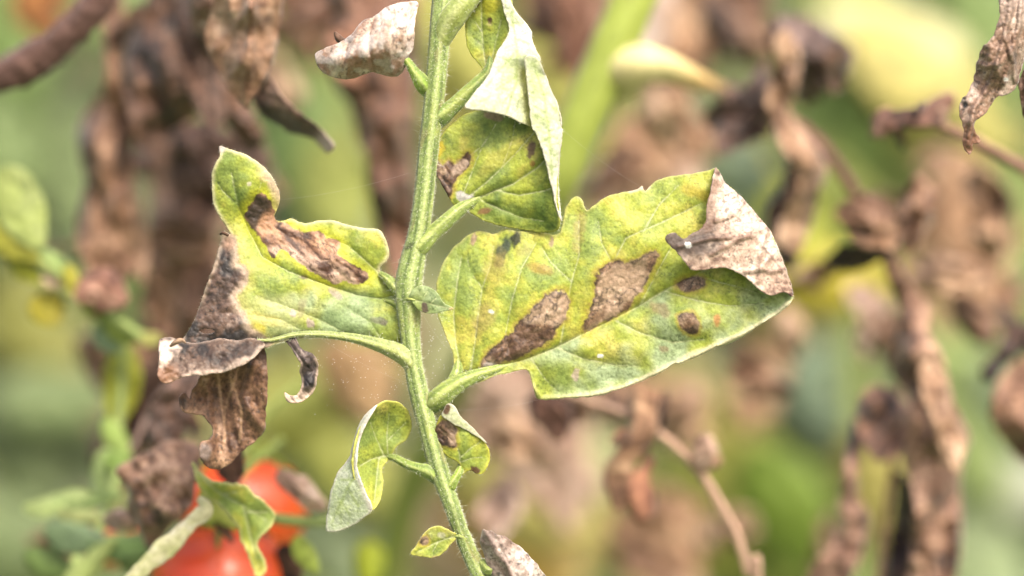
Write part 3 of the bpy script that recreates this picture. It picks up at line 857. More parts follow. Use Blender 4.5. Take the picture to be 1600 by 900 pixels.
# curled crumb at the bend and the nub above it
tube('withered_crumb', B1, [(266, 541, -5, 2), (275, 534, -6, 4), (284, 532, -5.5, 3.5), (290, 536, -5, 1.5)], M_DRYBG, lambda u, t, w: np.repeat(DRY_M[None], len(u), 0) * (1 + 0.4 * fbm(u / 4, t, 3, 5))[:, None], ribs=3, rib=0.2, nth=16, step=1.5, bump=0.25, dry=1.0)
tube('withered_crumb', B1, [(344, 366, -0.5, 1.6), (349, 364, -1.3, 2.6), (357, 368, -0.8, 2.0)], M_DRYBG, lambda u, t, w: np.repeat(DRY_D[None], len(u), 0) * (1 + 0.4 * fbm(u / 4, t, 3, 5))[:, None], ribs=3, rib=0.2, nth=14, step=1.5, bump=0.2, dry=1.0)
stalk(LEAF, [(650, 585, 1, 10), (637, 560, -0.5, 15), (612, 546, -0.6, 13), (580, 535, -0.4, 9.5), (545, 527, 0, 7), (500, 522, -0.4, 5.5), (460, 523, -0.9, 4.2), (425, 531, -1.5, 3.0), (402, 531, -2, 1.6)], 33, base=col(178, 188, 122), hair=500)
stalk(LEAF, [(642, 470, 1, 11), (622, 452, 0, 10), (606, 436, 1.0, 7), (594, 427, 2.2, 4)], 34, hair=140)
stalk(LEAF, [(640, 490, 1.0, 12), (616, 472, 2.0, 8), (596, 468, 3.2, 5)], 35, hair=100)

# dead piece hanging under it, and the little black curl
hang = [(318, 575), (345, 568), (375, 560), (402, 545), (413, 545), (417, 570), (418, 605), (416, 640), (414, 668), (404, 684), (390, 696), (376, 706), (362, 722), (345, 732), (327, 731), (314, 718), (311, 702), (316, 690), (327, 686), (333, 676), (328, 662), (318, 650), (303, 647), (288, 644), (280, 632), (281, 618), (290, 614), (296, 622), (300, 610), (309, 598)]
hv = [[(372, 575), (352, 640), (350, 700)], [(395, 570), (380, 620), (408, 668)], [(340, 580), (345, 620), (350, 660)], [(360, 590), (378, 640), (375, 690)]]
dph = dry_paint(181, light=col(190, 154, 124), mid=col(140, 106, 82), dark=col(88, 62, 48), bias=0.0, blk=-0.75, cell=20, veinc=0.35, ang=1.45)
def pfh(P, e):
    c = dph(P, e)
    for k, v in enumerate(hv):
        d, _ = pl_dist(P, v)
        c = mix(c, col(206, 168, 132) if k != 1 else col(84, 58, 44), np.exp(-((d + fbm(P[:, 0] / 8, P[:, 1] / 8, 2, 8)) / 1.8) ** 2) * 0.6)
    c = mix(c, col(46, 38, 36), sm(14, 4, np.hypot(P[:, 0] - 284, P[:, 1] - 629) + 3 * fbm(P[:, 0] / 6, P[:, 1] / 6, 2, 9)) * 0.85)
    c = mix(c, col(134, 124, 120), sm(17, 8, np.hypot((P[:, 0] - 320) * 1.3, P[:, 1] - 706)) * 0.7)
    return c
patch('withered_flap', B1, hang, [(318, 575, 3), (413, 545, 1.5), (418, 605, 2), (414, 668, 4), (345, 732, 5), (311, 702, 2), (281, 625, 3), (350, 640, 6), (385, 640, 2.5), (300, 640, 4.5), (330, 670, 4)], pfh, add(crumple_disp(1.5, 182, 30, 1.45, 2.6, 0.3), lambda P, e: -1.2 * np.exp(-(pl_dist(P, hv[1])[0] / 7) ** 2)), sp=2.0, seed=15, dry=1.0, jag=1.2,
      label='rust-brown dead flap hanging below the left leaflet')
curl = [(446, 531), (452, 525), (461, 526), (467, 540), (476, 548), (488, 553), (497, 566), (496, 582), (494, 600), (488, 614), (476, 625), (462, 630), (450, 627), (444, 613), (454, 618), (463, 617), (471, 606), (472, 592), (468, 580), (470, 568), (462, 556), (455, 543)]
dpc = dry_paint(191, light=col(170, 154, 144), mid=col(96, 82, 78), dark=col(58, 50, 48), black=col(36, 32, 34), bias=-0.1, blk=0.2, cell=10)
def pfc(P, e):
    c = dpc(P, e)
    return mix(c, col(214, 190, 168), sm(5, 1, e) * 0.6 * (P[:, 1] > 560) + sm(600, 620, P[:, 1]) * 0.6)
patch('withered_curl', B1, curl, [(450, 528, 0), (467, 545, -1.5), (480, 565, -3), (495, 575, 0), (470, 590, 0), (482, 600, -3.5), (488, 614, -1), (450, 622, -1), (462, 628, -2.5)], pfc, crumple_disp(0.8, 192, 10, 0.9, 2.0, 0.2), sp=1.6, seed=16, dry=1.0,
      label='small black and grey dried curl hanging on a thread of leaf')

# ---- middle leaflet with the pale turned-over side --------------------------------
out3 = [(716, 330), (708, 320), (699, 303), (688, 284), (678, 262), (675, 240), (682, 224), (694, 206), (708, 192), (724, 180), (745, 172), (772, 165), (800, 160), (830, 170), (852, 185), (868, 215), (871, 260), (872, 310), (875, 350), (868, 361), (850, 363), (828, 361), (800, 356), (775, 351), (752, 343), (735, 333), (724, 328)]
V3 = [([(716, 328), (742, 312), (775, 297), (802, 287), (840, 262), (862, 240)], 1.5), ([(733, 306), (760, 285), (784, 262), (810, 235), (834, 208)], 0.9), ([(715, 256), (735, 242), (754, 228), (775, 194)], 0.6), ([(725, 300), (740, 262), (754, 228)], 0.6), ([(775, 297), (812, 305), (851, 298), (868, 292)], 0.8), ([(750, 312), (785, 328), (815, 340), (850, 345)], 0.7), ([(784, 262), (800, 220), (805, 190)], 0.6)]
les3 = [(675, 252), (684, 247), (692, 258), (702, 252), (712, 258), (722, 246), (732, 236), (736, 244), (734, 258), (722, 270), (713, 276), (708, 290), (706, 302), (698, 312), (692, 296), (682, 280), (676, 266)]
sp3 = [blot(772, 182, 18, 8, 0.2, DRY_M, 201, 0.8, 0.4), blot(831, 232, 7, 16, 0.15, col(108, 80, 66), 202, 0.9, 0.35), blot(757, 330, 10, 5, -0.3, col(150, 110, 80), 203, 0.85, 0.35), blot(832, 256, 4, 5, 0, col(160, 120, 60), 204, 0.8, 0.3),
       lesion(les3, 205, halo=10, bias=-0.3, blk=-0.15, ang=1.0, ring=0.2, warp=2.5), blot(724, 307, 14, 8, 0.2, col(206, 204, 200), 206, 0.95, 0.3), blot(718, 262, 9, 16, 0.7, col(196, 172, 148), 207, 0.7, 0.4), blot(685, 232, 10, 14, 0.3, col(226, 200, 60), 208, 0.7), blot(780, 245, 40, 14, -0.7, col(206, 200, 90), 209, 0.5)]
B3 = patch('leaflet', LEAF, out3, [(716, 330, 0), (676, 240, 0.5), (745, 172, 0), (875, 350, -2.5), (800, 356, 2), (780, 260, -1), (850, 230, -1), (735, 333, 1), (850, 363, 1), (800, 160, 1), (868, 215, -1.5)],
           green_paint(211, V3, yellow=lambda P: -0.25 - 0.3 * sm(290, 320, P[:, 1]), blue=-0.7, dark=lambda P: 0.0 + 0.36 * sm(285, 320, P[:, 1]) + 0.25 * sm(225, 185, P[:, 1]), spots=sp3, rim=col(196, 200, 90), rimw=2.5, rimk=0.7), add(vein_disp(V3, 0.9, 8, 0.4, 212), only(les3, crumple_disp(0.5, 213, 12, 1.0, 2, 0.25))), sp=2.0, seed=17, hair=0.4,  # top darkened too: shade below the pale turned flap, put into the colour
           label='green leaflet with a brown notch on its edge and a turned-over pale side')
stalk(LEAF, [(640, 402, 1, 12), (655, 386, -0.5, 15.5), (676, 365, -0.5, 12.5), (700, 344, -0.4, 11.5), (718, 328, 0.1, 10), (738, 315, 1.0, 7), (760, 303, 2.6, 4)], 36, hair=420)
def pale_paint(seed, veins, crease=None, base=col(224, 235, 198)):
    def f(P, e):
        x, y = P[:, 0], P[:, 1]
        n1 = fbm(x / 40, y / 40, 3, seed); n2 = fbm(x / 10, y / 10, 4, seed + 2)
        c = np.repeat(base[None], len(P), 0)
        c = mix(c, col(206, 222, 160), sm(0.0, 0.9, n1 * 0.7 + n2 * 0.4) * 0.8)
        c = mix(c, col(238, 242, 224), sm(0.0, 0.9, -n1 * 0.6 - n2 * 0.4) * 0.8)
        for v in veins:
            d, t = pl_dist(P, v)
            c = mix(c, col(178, 198, 122), np.exp(-((d + fbm(x / 7, y / 7, 2, seed)) / 2.0) ** 2) * 0.7)
        f1, f2, _ = voro(x / 17 + 0.3 * n2, y / 17 + 0.3 * n1, seed + 9)
        c = mix(c, col(176, 198, 120), np.exp(-((f2 - f1) / 0.10) ** 2) * 0.42)
        c = mix(c, col(238, 226, 216), np.exp(-(e / 2.6) ** 2) * 0.6)
        if crease is not None:
            d, t = pl_dist(P, crease)
            c = mix(c, col(206, 208, 84), np.exp(-(d / 9.0) ** 2) * 0.75)  # yellowish shading of the fold, painted along the crease
        return c * (1 + 0.05 * fbm(x / 4, y / 4, 2, seed + 6))[:, None]
    return f
# underside of the middle leaflet's right half, folded towards the viewer
strip = [(820, 92), (832, 86), (843, 94), (852, 118), (861, 142), (872, 165), (877, 190), (878, 212), (875, 235), (873, 260), (872, 285), (874, 312), (877, 345), (870, 326), (864, 300), (858, 276), (853, 254), (846, 232), (838, 210), (830, 196), (827, 165), (823, 125)]
sfold = [(852, 118), (872, 165), (878, 212), (873, 260), (873, 310), (877, 345)]
patch('turned_side', B3, strip, [(832, 88, -3.5), (852, 118, -3.5), (877, 190, -3), (873, 260, -2), (877, 345, -2.5), (823, 125, -3), (830, 196, -2.5), (853, 254, -2.5)], pale_paint(221, [[(832, 95), (850, 150), (858, 210), (862, 280)], [(850, 150), (868, 175)], [(856, 190), (836, 180)], [(860, 235), (872, 250)], [(858, 215), (845, 222)]]), vein_disp([], 0, 1, 0.6, 222, 0.1), roll=[(sfold, 3.0, 14)], sp=2.0, seed=18,
      label='whitish green underside of a leaflet, rolled into a narrow strip', hair=0.4)

# ---- upper leaflet ------------------------------------------------------------------
out4 = [(738, -70), (733, -30), (731, 0), (727, 30), (727, 52), (729, 68), (737, 87), (750, 101), (756, 113), (768, 113), (778, 95), (792, 66), (800, 35), (800, 0), (795, -70)]
V4 = [([(761, 112), (756, 80), (753, 40), (752, -20)], 1.0), ([(766, 108), (774, 70), (784, 30)], 0.8), ([(753, 50), (740, 30)], 0.5), ([(756, 75), (742, 60)], 0.5)]
B4 = patch('leaflet', LEAF, out4, [(738, -70, 1), (795, -70, -1), (727, 50, 1), (796, 50, -2), (760, 113, 0), (757, 50, 0.3)], green_paint(231, V4, yellow=0.0, blue=-0.8, dark=0.0, spots=[blot(766, 31, 5, 6, 0, col(92, 60, 48), 232, 0.95, 0.3), blot(766, 38, 5, 3, 0, col(226, 216, 150), 233, 0.5), blot(746, 6, 3, 4, 0, col(110, 80, 50), 234, 0.9, 0.3), blot(770, 5, 16, 20, 0, col(206, 196, 40), 235, 0.5)], rim=col(190, 198, 80)), vein_disp(V4, 0.7, 7, 0.35, 236), sp=2.0, seed=19, hair=0.3,
           label='upper leaflet with two pinholes and a broad pale turned-down half')
stalk(LEAF, [(674, 200, 1.5, 10), (690, 182, 0, 15), (706, 168, -0.4, 12.5), (728, 148, -0.4, 11.5), (750, 128, -0.2, 11), (764, 114, 0, 10), (766, 95, 0.2, 5), (764, 75, 0.3, 2.5)], 37, base=col(128, 156, 84), hair=420)
tri = [(788, -60), (795, -10), (806, 18), (820, 34), (830, 49), (831, 62), (838, 78), (844, 92), (842, 104), (840, 120), (838, 140), (838, 168), (838, 196), (831, 199), (815, 192), (792, 181), (768, 175), (748, 172), (727, 169), (732, 158), (744, 142), (754, 130), (764, 115), (771, 98), (778, 80), (790, 62), (795, 44), (788, 20), (782, -10), (778, -60)]
patch('turned_side', B4, tri, [(785, -60, -2), (806, 18, -2.5), (830, 49, -3), (844, 92, -5), (792, 62, -4), (764, 115, -6), (727, 169, -8.5), (775, 176, -7.5), (800, 150, -5.5), (831, 198, -2.6), (821, 120, -2.4), (838, 150, -1.8), (800, 90, -5.5)], pale_paint(241, [[(800, 20), (808, 80), (806, 130), (790, 178)], [(808, 80), (780, 110), (760, 135)], [(806, 120), (775, 140)], [(805, 60), (825, 70)], [(803, 140), (785, 160)]], crease=[(818, 112), (823, 150), (829, 198)]), vein_disp([], 0, 1, 0.7, 242, 0.1), sp=2.0, seed=20, hair=0.4,
      label='whitish green underside of the upper leaflet, folded to a point')
# thick side shoot at the top
tube('side_shoot', LEAF, [(686, 75, 0, 12), (700, 40, -1, 19), (718, 14, -2, 20), (742, -14, -2, 16), (775, -60, 0, 12)], M_STEM, stem_col(base=col(178, 192, 118), ridge=col(206, 214, 150), groove=col(140, 160, 70), seed=41), ribs=5, rib=0.03, nth=30, step=2.5, hair=260, seed=41, label='pale swollen side shoot')

# ---- dry upper-left leaflet ------------------------------------------------------------
out5 = [(653, 4), (650, 24), (647, 46), (646, 66), (644, 78), (638, 86), (634, 98), (628, 113), (614, 119), (596, 116), (580, 112), (566, 117), (553, 121), (534, 123), (518, 119), (504, 112), (496, 100), (494, 84), (508, 76), (524, 70), (538, 62), (552, 52), (561, 40), (568, 32), (578, 28), (588, 24), (603, 13), (620, 6), (637, 3)]
dp5 = dry_paint(251, light=col(236, 220, 206), mid=col(200, 178, 160), dark=col(140, 108, 88), bias=0.25, blk=-0.85, cell=16, veinc=0.3, ang=-1.1)
fv5 = [[(615, 18), (628, 60), (640, 84)], [(640, 8), (634, 50), (640, 80)], [(560, 45), (548, 80), (534, 112)], [(585, 30), (575, 70), (585, 110)], [(600, 20), (606, 70), (612, 114)], [(545, 68), (540, 95), (528, 118)]]
def pf5(P, e):
    c = dp5(P, e)
    c = mix(c, col(150, 112, 86), sm(0.1, 0.6, fbm(P[:, 0] / 22, P[:, 1] / 22, 3, 4) + 0.45 * sm(60, 100, P[:, 1]) - 0.25) * 0.75)
    for v in fv5:
        d, t = pl_dist(P, v)
        c = mix(c, col(120, 92, 76), np.exp(-((d + 0.8 * fbm(P[:, 0] / 6, P[:, 1] / 6, 2, 8)) / 1.3) ** 2) * 0.5)
    c = mix(c, col(220, 214, 210), sm(0.1, 0.5, fbm(P[:, 0] / 16, P[:, 1] / 12, 3, 14)) * 0.5)
    return c
B5 = patch('leaflet', LEAF, out5, [(653, 4, 0.5), (646, 66, -1), (634, 98, -1), (600, 116, 1), (550, 121, 1.5), (496, 100, 0.5), (494, 84, 1), (538, 62, 0), (568, 32, 0.5), (620, 6, 1), (570, 85, -6), (610, 60, -5.5), (525, 95, -4)], pf5, add(crumple_disp(0.8, 252, 22, -1.25, 2.6, 0.18), lambda P, e: sum((0.7 if k % 2 else -0.7) * np.exp(-(pl_dist(P, v)[0] / 5) ** 2) for k, v in enumerate(fv5))), sp=1.9, seed=22, dry=1.0, jag=1.0,
           label='crumpled beige dead leaflet rolled shut on a short green stub')
tube('withered_crumb', B5, [(536, 66, 1, 6), (529, 60, 0, 5), (525, 54, 0, 3.5), (523, 50, 0, 2)], M_DRYBG, lambda u, t, w: np.repeat(DRY_D[None], len(u), 0) * (1 + 0.5 * fbm(u / 4, t, 3, 5))[:, None], ribs=3, rib=0.25, nth=14, step=1.5, bump=0.25, dry=1.0)
stalk(LEAF, [(672, 150, 1.5, 8), (660, 130, -0.5, 13), (648, 113, -1, 8.5), (639, 99, -1, 6.5), (630, 88, 0, 5)], 38, base=col(158, 190, 76), hair=150)

# ---- lower leaflets ----------------------------------------------------------------------
out6 = [(588, 634), (600, 627), (612, 626), (626, 630), (637, 641), (643, 658), (642, 674), (635, 687), (622, 696), (615, 706), (612, 716), (602, 724), (597, 735), (599, 752), (596, 774), (590, 788), (580, 797), (568, 782), (556, 755), (550, 730), (552, 702), (560, 674), (572, 650)]
V6 = [([(618, 716), (600, 712), (580, 717), (562, 728)], 1.2), ([(606, 712), (604, 680), (608, 645)], 0.7), ([(600, 712), (585, 680), (578, 660)], 0.7), ([(604, 690), (622, 672), (634, 660)], 0.5), ([(592, 716), (588, 745), (584, 785)], 0.7)]
B6 = patch('leaflet', LEAF, out6, [(588, 634, -2), (626, 630, 1), (643, 660, 2), (622, 696, 2.5), (604, 712, 3), (599, 752, 1.5), (580, 797, -2), (552, 702, -3), (556, 755, -3), (600, 660, 2.5), (580, 740, 1)], green_paint(261, V6, yellow=-0.05, blue=lambda P: -0.7 + 0.6 * sm(715, 740, P[:, 1]), dark=lambda P: 0.0 + 0.1 * sm(715, 740, P[:, 1]), rim=col(220, 220, 110), rimk=0.7, rimw=2.5), vein_disp(V6, 0.7, 7, 0.3, 262), sp=1.8, seed=23, hair=0.3,
           label='lower leaflet cupped like a spoon, its pale back showing')
back6 = [(589, 633), (580, 640), (570, 650), (562, 662), (556, 678), (552, 694), (548, 710), (540, 724), (530, 736), (522, 754), (516, 774), (512, 800), (510, 827), (522, 831), (536, 828), (555, 819), (570, 808), (581, 798), (580, 788), (572, 770), (564, 750), (558, 730), (558, 710), (563, 684), (573, 660), (582, 646)]
rim6 = [(589, 634), (578, 650), (567, 674), (560, 702), (558, 726), (564, 750), (573, 772), (581, 796)]
pp6 = pale_paint(271, [[(560, 735), (540, 770), (520, 815)], [(552, 750), (535, 750)], [(545, 765), (560, 790)], [(534, 785), (548, 805)]], base=col(212, 226, 190))
def pf6(P, e):
    c = pp6(P, e)
    d, t = pl_dist(P, rim6)
    c = mix(c, col(246, 240, 228), np.exp(-(d / 5.5) ** 2) * 0.95)
    return mix(c, col(150, 170, 128), sm(22, 4, np.hypot(P[:, 0] - 535, P[:, 1] - 765) + 8 * fbm(P[:, 0] / 9, P[:, 1] / 9, 3, 6)) * 0.5)
patch('turned_side', B6, back6, [(589, 633, -2.2), (567, 674, -3.6), (560, 720, -4), (573, 772, -3.2), (581, 797, -2.3), (556, 678, -1), (540, 724, 0.5), (512, 800, 2), (522, 831, 2), (555, 819, 0), (535, 770, -1)], pf6, vein_disp([], 0, 1, 0.55, 272, 0.1), sp=1.8, seed=24, hair=0.4, label='mint green underside with a thick white edge')
stalk(LEAF, [(684, 750, 1, 9), (672, 738, -0.5, 12), (655, 732, -0.5, 8.5), (635, 725, 0.5, 7), (618, 716, 2.4, 6), (606, 713, 4.0, 4)], 39, base=col(140, 164, 80), hair=260)

out7 = [(690, 648), (684, 658), (680, 672), (682, 688), (688, 702), (699, 713), (712, 720), (720, 728), (722, 742), (730, 736), (738, 736), (744, 740), (753, 740), (761, 730), (765, 714), (762, 698), (752, 684), (736, 668), (720, 655), (704, 648)]
V7 = [([(720, 734), (718, 710), (712, 688), (706, 668)], 0.9), ([(719, 715), (735, 700), (750, 690)], 0.6), ([(718, 722), (738, 715), (756, 714)], 0.5)]
les7 = [(683, 664), (692, 656), (704, 658), (713, 668), (712, 682), (714, 697), (704, 700), (694, 697), (684, 690), (680, 678)]
B7 = patch('leaflet', LEAF, out7, [(690, 648, -2.5), (680, 675, -1), (688, 702, -0.5), (720, 730, 0), (753, 740, 0.5), (765, 712, 1), (736, 668, -1.5), (715, 690, -2.5), (740, 710, -0.5)], green_paint(281, V7, yellow=-0.05, blue=-0.9, dark=0.05, rim=col(206, 206, 80), spots=[lesion(les7, 282, halo=8, bias=-0.3, blk=-0.05, warp=2.5, ang=0.8), blot(741, 735, 8, 6, -0.3, col(92, 62, 46), 283, 0.95, 0.3)]), add(vein_disp(V7, 0.6, 6, 0.3, 284), only(les7, crumple_disp(0.6, 285, 9, 0.8, 2, 0.2))), sp=1.7, seed=25, hair=0.3,
           label='small cupped leaflet with a torn brown patch and folded white lip')
lip7 = [(690, 649), (694, 640), (698, 631), (704, 631), (712, 637), (718, 648), (726, 657), (740, 670), (753, 684), (760, 692), (748, 684), (732, 674), (716, 666), (702, 658)]
pp7 = pale_paint(291, [], base=col(226, 232, 190))
patch('turned_side', B7, lip7, [(690, 649, -2.6), (700, 632, -4), (712, 640, -4), (726, 657, -3), (760, 692, -0.5), (716, 666, -3.6), (702, 656, -4)], lambda P, e: blot(699, 640, 5.5, 9, 0.3, col(110, 78, 58), 292, 0.95, 0.3)(pp7(P, e), P), vein_disp([], 0, 1, 0.3, 293, 0.1), sp=1.5, seed=26, label='pale lip with a brown scorch mark')
stalk(LEAF, [(694, 772, 1.5, 7), (703, 760, -0.3, 10), (711, 748, -0.6, 7), (718, 736, 0.0, 6), (720, 726, 1.2, 4)], 40, base=col(160, 184, 76), hair=160)

out8 = [(717, 836), (706, 831), (695, 825), (684, 822), (673, 825), (664, 832), (655, 843), (649, 854), (641, 865), (650, 868), (664, 870), (678, 872), (690, 866), (698, 859), (706, 848)]
V8 = [([(716, 836), (695, 842), (672, 852), (650, 863)], 0.9), ([(695, 842), (684, 832)], 0.5), ([(684, 847), (676, 862)], 0.5)]
patch('leaflet', LEAF, out8, [(717, 836, 0), (684, 822, -2), (641, 865, -2), (678, 872, -0.5), (685, 846, -1)], green_paint(301, V8, yellow=0.0, blue=0.15, dark=-0.5, rim=col(214, 214, 110), spots=[lesion([(658, 840), (666, 837), (671, 846), (664, 852), (655, 849)], 302, halo=5, warp=1.5), blot(680, 871, 6, 3, 0, DRY_M, 303, 0.8, 0.3), blot(690, 836, 8, 5, 0.4, col(206, 204, 180), 304, 0.6)]), vein_disp(V8, 0.5, 5, 0.25, 305), sp=1.6, seed=27, hair=0.3, label='tiny pale green leaflet near the tip with one brown spot')
stalk(LEAF, [(728, 842, 0.5, 5), (718, 837, 0.0, 5), (708, 839, 0.8, 3)], 42, hair=40)

out9 = [(754, 827), (760, 829), (768, 830), (778, 836), (790, 839), (802, 847), (814, 856), (828, 870), (842, 886), (856, 906), (874, 935), (884, 965), (872, 990), (838, 996), (805, 985), (784, 955), (772, 915), (767, 892), (760, 878), (755, 862), (751, 846)]
dp9 = dry_paint(311, light=col(226, 214, 204), mid=col(178, 160, 148), dark=col(126, 104, 92), bias=0.15, blk=-0.7, cell=15, veinc=0.35, ang=0.8)
fv9 = [[(760, 835), (790, 880), (815, 940)], [(815, 858), (812, 890), (800, 920)], [(785, 850), (800, 900), (830, 960)], [(835, 880), (830, 920), (835, 960)]]
def pf9(P, e):
    c = dp9(P, e)
    for v in fv9:
        d, t = pl_dist(P, v)
        c = mix(c, col(110, 90, 80), np.exp(-((d + 0.8 * fbm(P[:, 0] / 6, P[:, 1] / 6, 2, 8)) / 1.4) ** 2) * 0.5)
    return mix(c, col(110, 92, 84), sm(26, 6, np.hypot(P[:, 0] - 760, P[:, 1] - 848) + 6 * fbm(P[:, 0] / 9, P[:, 1] / 9, 3, 6)) * 0.7)
patch('leaflet', LEAF, out9, [(754, 827, -2), (802, 847, -1), (856, 906, 1), (884, 965, 2), (838, 996, 3), (772, 915, 1), (751, 846, 0), (805, 900, -4), (770, 850, -3)], pf9, add(crumple_disp(0.7, 312, 20, 0.8, 2.4, 0.2), lambda P, e: sum(-0.6 * np.exp(-(pl_dist(P, v)[0] / 5) ** 2) for v in fv9)), sp=2.0, seed=28, dry=1.0, jag=1.2, label='grey-beige dead leaflet at the lower tip of the stalk')
stalk(LEAF, [(752, 880, 1.5, 8), (764, 890, 0, 9), (774, 888, -0.5, 5)], 43, hair=40)

out10 = [(640, 462), (645, 452), (655, 447), (666, 447), (677, 452), (686, 462), (694, 474), (708, 482), (696, 486), (682, 489), (666, 489), (654, 484), (645, 474)]
V10 = [([(640, 468), (660, 471), (684, 478), (705, 482)], 0.9), ([(660, 471), (668, 455)], 0.4), ([(672, 474), (684, 464)], 0.4)]
patch('leaflet', LEAF, out10, [(640, 468, -3.2), (666, 447, -4.0), (707, 482, -4.5), (666, 489, -3.8), (670, 470, -4.6)], green_paint(321, V10, yellow=-0.7, blue=0.75, dark=-0.1, rim=col(170, 192, 120), rimk=0.4, spots=[blot(664, 481, 7, 8, -0.2, col(96, 80, 70), 322, 0.95, 0.35), blot(706, 482, 5, 4, 0, col(206, 180, 130), 323, 0.8)]), vein_disp(V10, 0.4, 5, 0.2, 324), sp=1.5, seed=29, hair=0.3, label='tiny blue-green leaflet sprouting across the stalk')
stalk(LEAF, [(630, 466, -1.0, 4), (642, 468, -3.0, 3.6), (654, 470, -3.2, 2.2)], 44, hair=30)
# ---- hairs -----------------------------------------------------------------------------------
def hairs():
    rs = np.random.RandomState(12)
    V, F = [], []
    def one(p, d, L, r):
        d = d / (np.linalg.norm(d) + 1e-12)
        s = np.cross(d, FW); s /= np.linalg.norm(s) + 1e-12
        q = np.cross(d, s)
        k = len(V)
        V.extend([p + s * r, p - 0.5 * s * r + 0.87 * q * r, p - 0.5 * s * r - 0.87 * q * r, p + d * L])
        F.extend([[k, k + 1, k + 3], [k + 1, k + 2, k + 3], [k + 2, k, k + 3]])
    for P, N in TUBEHAIR:
        for p, n in zip(P, N):
            long = rs.rand() < 0.05
            L = rs.uniform(9, 18) * PXM if long else rs.uniform(2.5, 6.0) * PXM
            one(p - n * 0.00008, n + rs.normal(0, 0.45, 3), L, 0.28 * PXM if long else 0.34 * PXM)
    for ol, nr, P, den in HAIRS:
        for i in range(len(ol)):
            if rs.rand() < den:
                d = RT * -nr[i, 0] + UP * nr[i, 1]
                ctr = ol.mean(0) - ol[i]
                out = RT * -ctr[0] + UP * ctr[1]
                if d @ out < 0: d = -d
                one(P[i], d + rs.normal(0, 0.35, 3), rs.uniform(2, 5) * PXM, 0.25 * PXM)
    mesh_obj('hairs', np.array(V), F, M_HAIR, LEAF, kind='stuff', smooth=False)
hairs()
#@@BG

# ================================================================== BEHIND THE LEAF
BR = (col(196, 157, 127), col(141, 104, 80), col(65, 49, 40))
RED = (col(180, 138, 112), col(132, 94, 74), col(68, 50, 42))
TAN = (col(226, 193, 160), col(180, 142, 112), col(104, 77, 60))
PINK = (col(238, 214, 196), col(202, 170, 150), col(132, 104, 90))
DK = (col(128, 95, 76), col(87, 63, 50), col(43, 33, 29))
def lp(r, g, b): return (col(min(r * 1.12, 255), min(g * 1.12, 255), min(b * 1.12, 255)), col(r, g, b), col(r * .78, g * .8, b * .78))
def flat_col(c, seed=3, amt=0.25):
    return lambda u, t, w: np.repeat(np.asarray(c)[None], len(u), 0) * (1 + amt * fbm(u / 20, t, 3, seed))[:, None]

# ---- the plant's own main stem, out of focus, carried down to the soil ----
MS = thing('tomato_vine', 'thick blurred green tomato stem with a yellowing stub of stalk', 'vine', (*W(600, 950, 0.20)[:2], 0.0))
ms = [(1075, -220, .08, 36), (1030, -100, .077, 36), (985, 10, .075, 36), (942, 110, .075, 36), (898, 215, .076, 34), (858, 310, .08, 34), (800, 430, .1, 30), (735, 560, .125, 27), (672, 690, .155, 26), (630, 800, .18, 25), (606, 900, .195, 24), (596, 980, .205, 24)]
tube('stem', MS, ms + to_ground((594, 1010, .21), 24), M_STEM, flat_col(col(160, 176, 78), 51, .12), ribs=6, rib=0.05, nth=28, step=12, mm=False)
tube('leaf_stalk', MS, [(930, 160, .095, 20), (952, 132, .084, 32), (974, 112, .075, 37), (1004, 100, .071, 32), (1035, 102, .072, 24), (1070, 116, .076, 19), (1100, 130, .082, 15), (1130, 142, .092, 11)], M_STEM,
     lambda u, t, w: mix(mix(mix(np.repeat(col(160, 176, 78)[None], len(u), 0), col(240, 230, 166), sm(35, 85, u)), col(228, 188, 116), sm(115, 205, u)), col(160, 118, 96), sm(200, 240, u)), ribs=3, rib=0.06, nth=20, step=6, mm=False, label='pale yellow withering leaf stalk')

# ---- withered leaves, each one its own thing ----
def withered(label, pieces, group=None, stem=None, name='withered_leaf', cat='withered leaf', at=None, dead_=()):
    p0 = pieces[0][0][0] if pieces else (stem[0][0] if stem is not None else (*dead_[0][0][0], dead_[0][1]))
    t = thing(name, label, cat, W(p0[0], p0[1], p0[2]), group)
    if stem is not None:
        tube('stalk', t, stem[0], M_DRYBG, flat_col(stem[1]), ribs=4, rib=0.1, nth=18, step=4, mm=False, dry=1.0, bump=0.2)
    for dd in dead_:
        dead(t, *dd[:4], **(dd[4] if len(dd) > 4 else {}))
    for k, (pts, pal, kw) in enumerate(pieces):
        sd = kw.get('seed', 1)
        rs = random.Random(sd * 13 + 5)
        b = ribbon(kw.pop('part', 'blade'), t, pts, pal, **kw)
        P = catmull(pts, 10)
        if len(P) < 14 or kw.get('nv', 0) > 30 or pts[0][2] > 0.16: continue
        side = rs.choice((-1, 1))
        for f in (0.25, 0.45, 0.62, 0.8):                       # shrivelled lobes along the blade
            if rs.random() < 0.12: continue
            q = P[int(f * (len(P) - 1))]; q2 = P[min(int(f * (len(P) - 1)) + 1, len(P) - 1)]
            tx, ty = q2[0] - q[0], q2[1] - q[1]
            n_ = math.hypot(tx, ty) + 1e-6
            nx, ny = -ty / n_ * side, tx / n_ * side
            side = -side
            L = q[3] * rs.uniform(0.5, 0.85); w = q[3] * rs.uniform(0.4, 0.6)
            dz = rs.uniform(-0.006, 0.012)
            rows = [(q[0] + nx * L * g * 0.95, q[1] + ny * L * g * 0.75 + L * 0.55 * g * g, q[2] + dz * g, w * wv) for g, wv in ((0.1, .7), (.4, 1.1), (.7, .9), (.95, .5), (1.1, .12))]
            pl = pal if rs.random() < .5 else rs.choice((DK, TAN, BR, PINK))
            ribbon('lobe', t, rows, pl, curl=rs.uniform(0.8, 1.6), seed=sd * 31 + int(f * 100), crumple=.28, twist=(rs.uniform(-40, 40), rs.uniform(-60, 60)), nv=16, edge=.15)
    return t
S = lambda **k: k
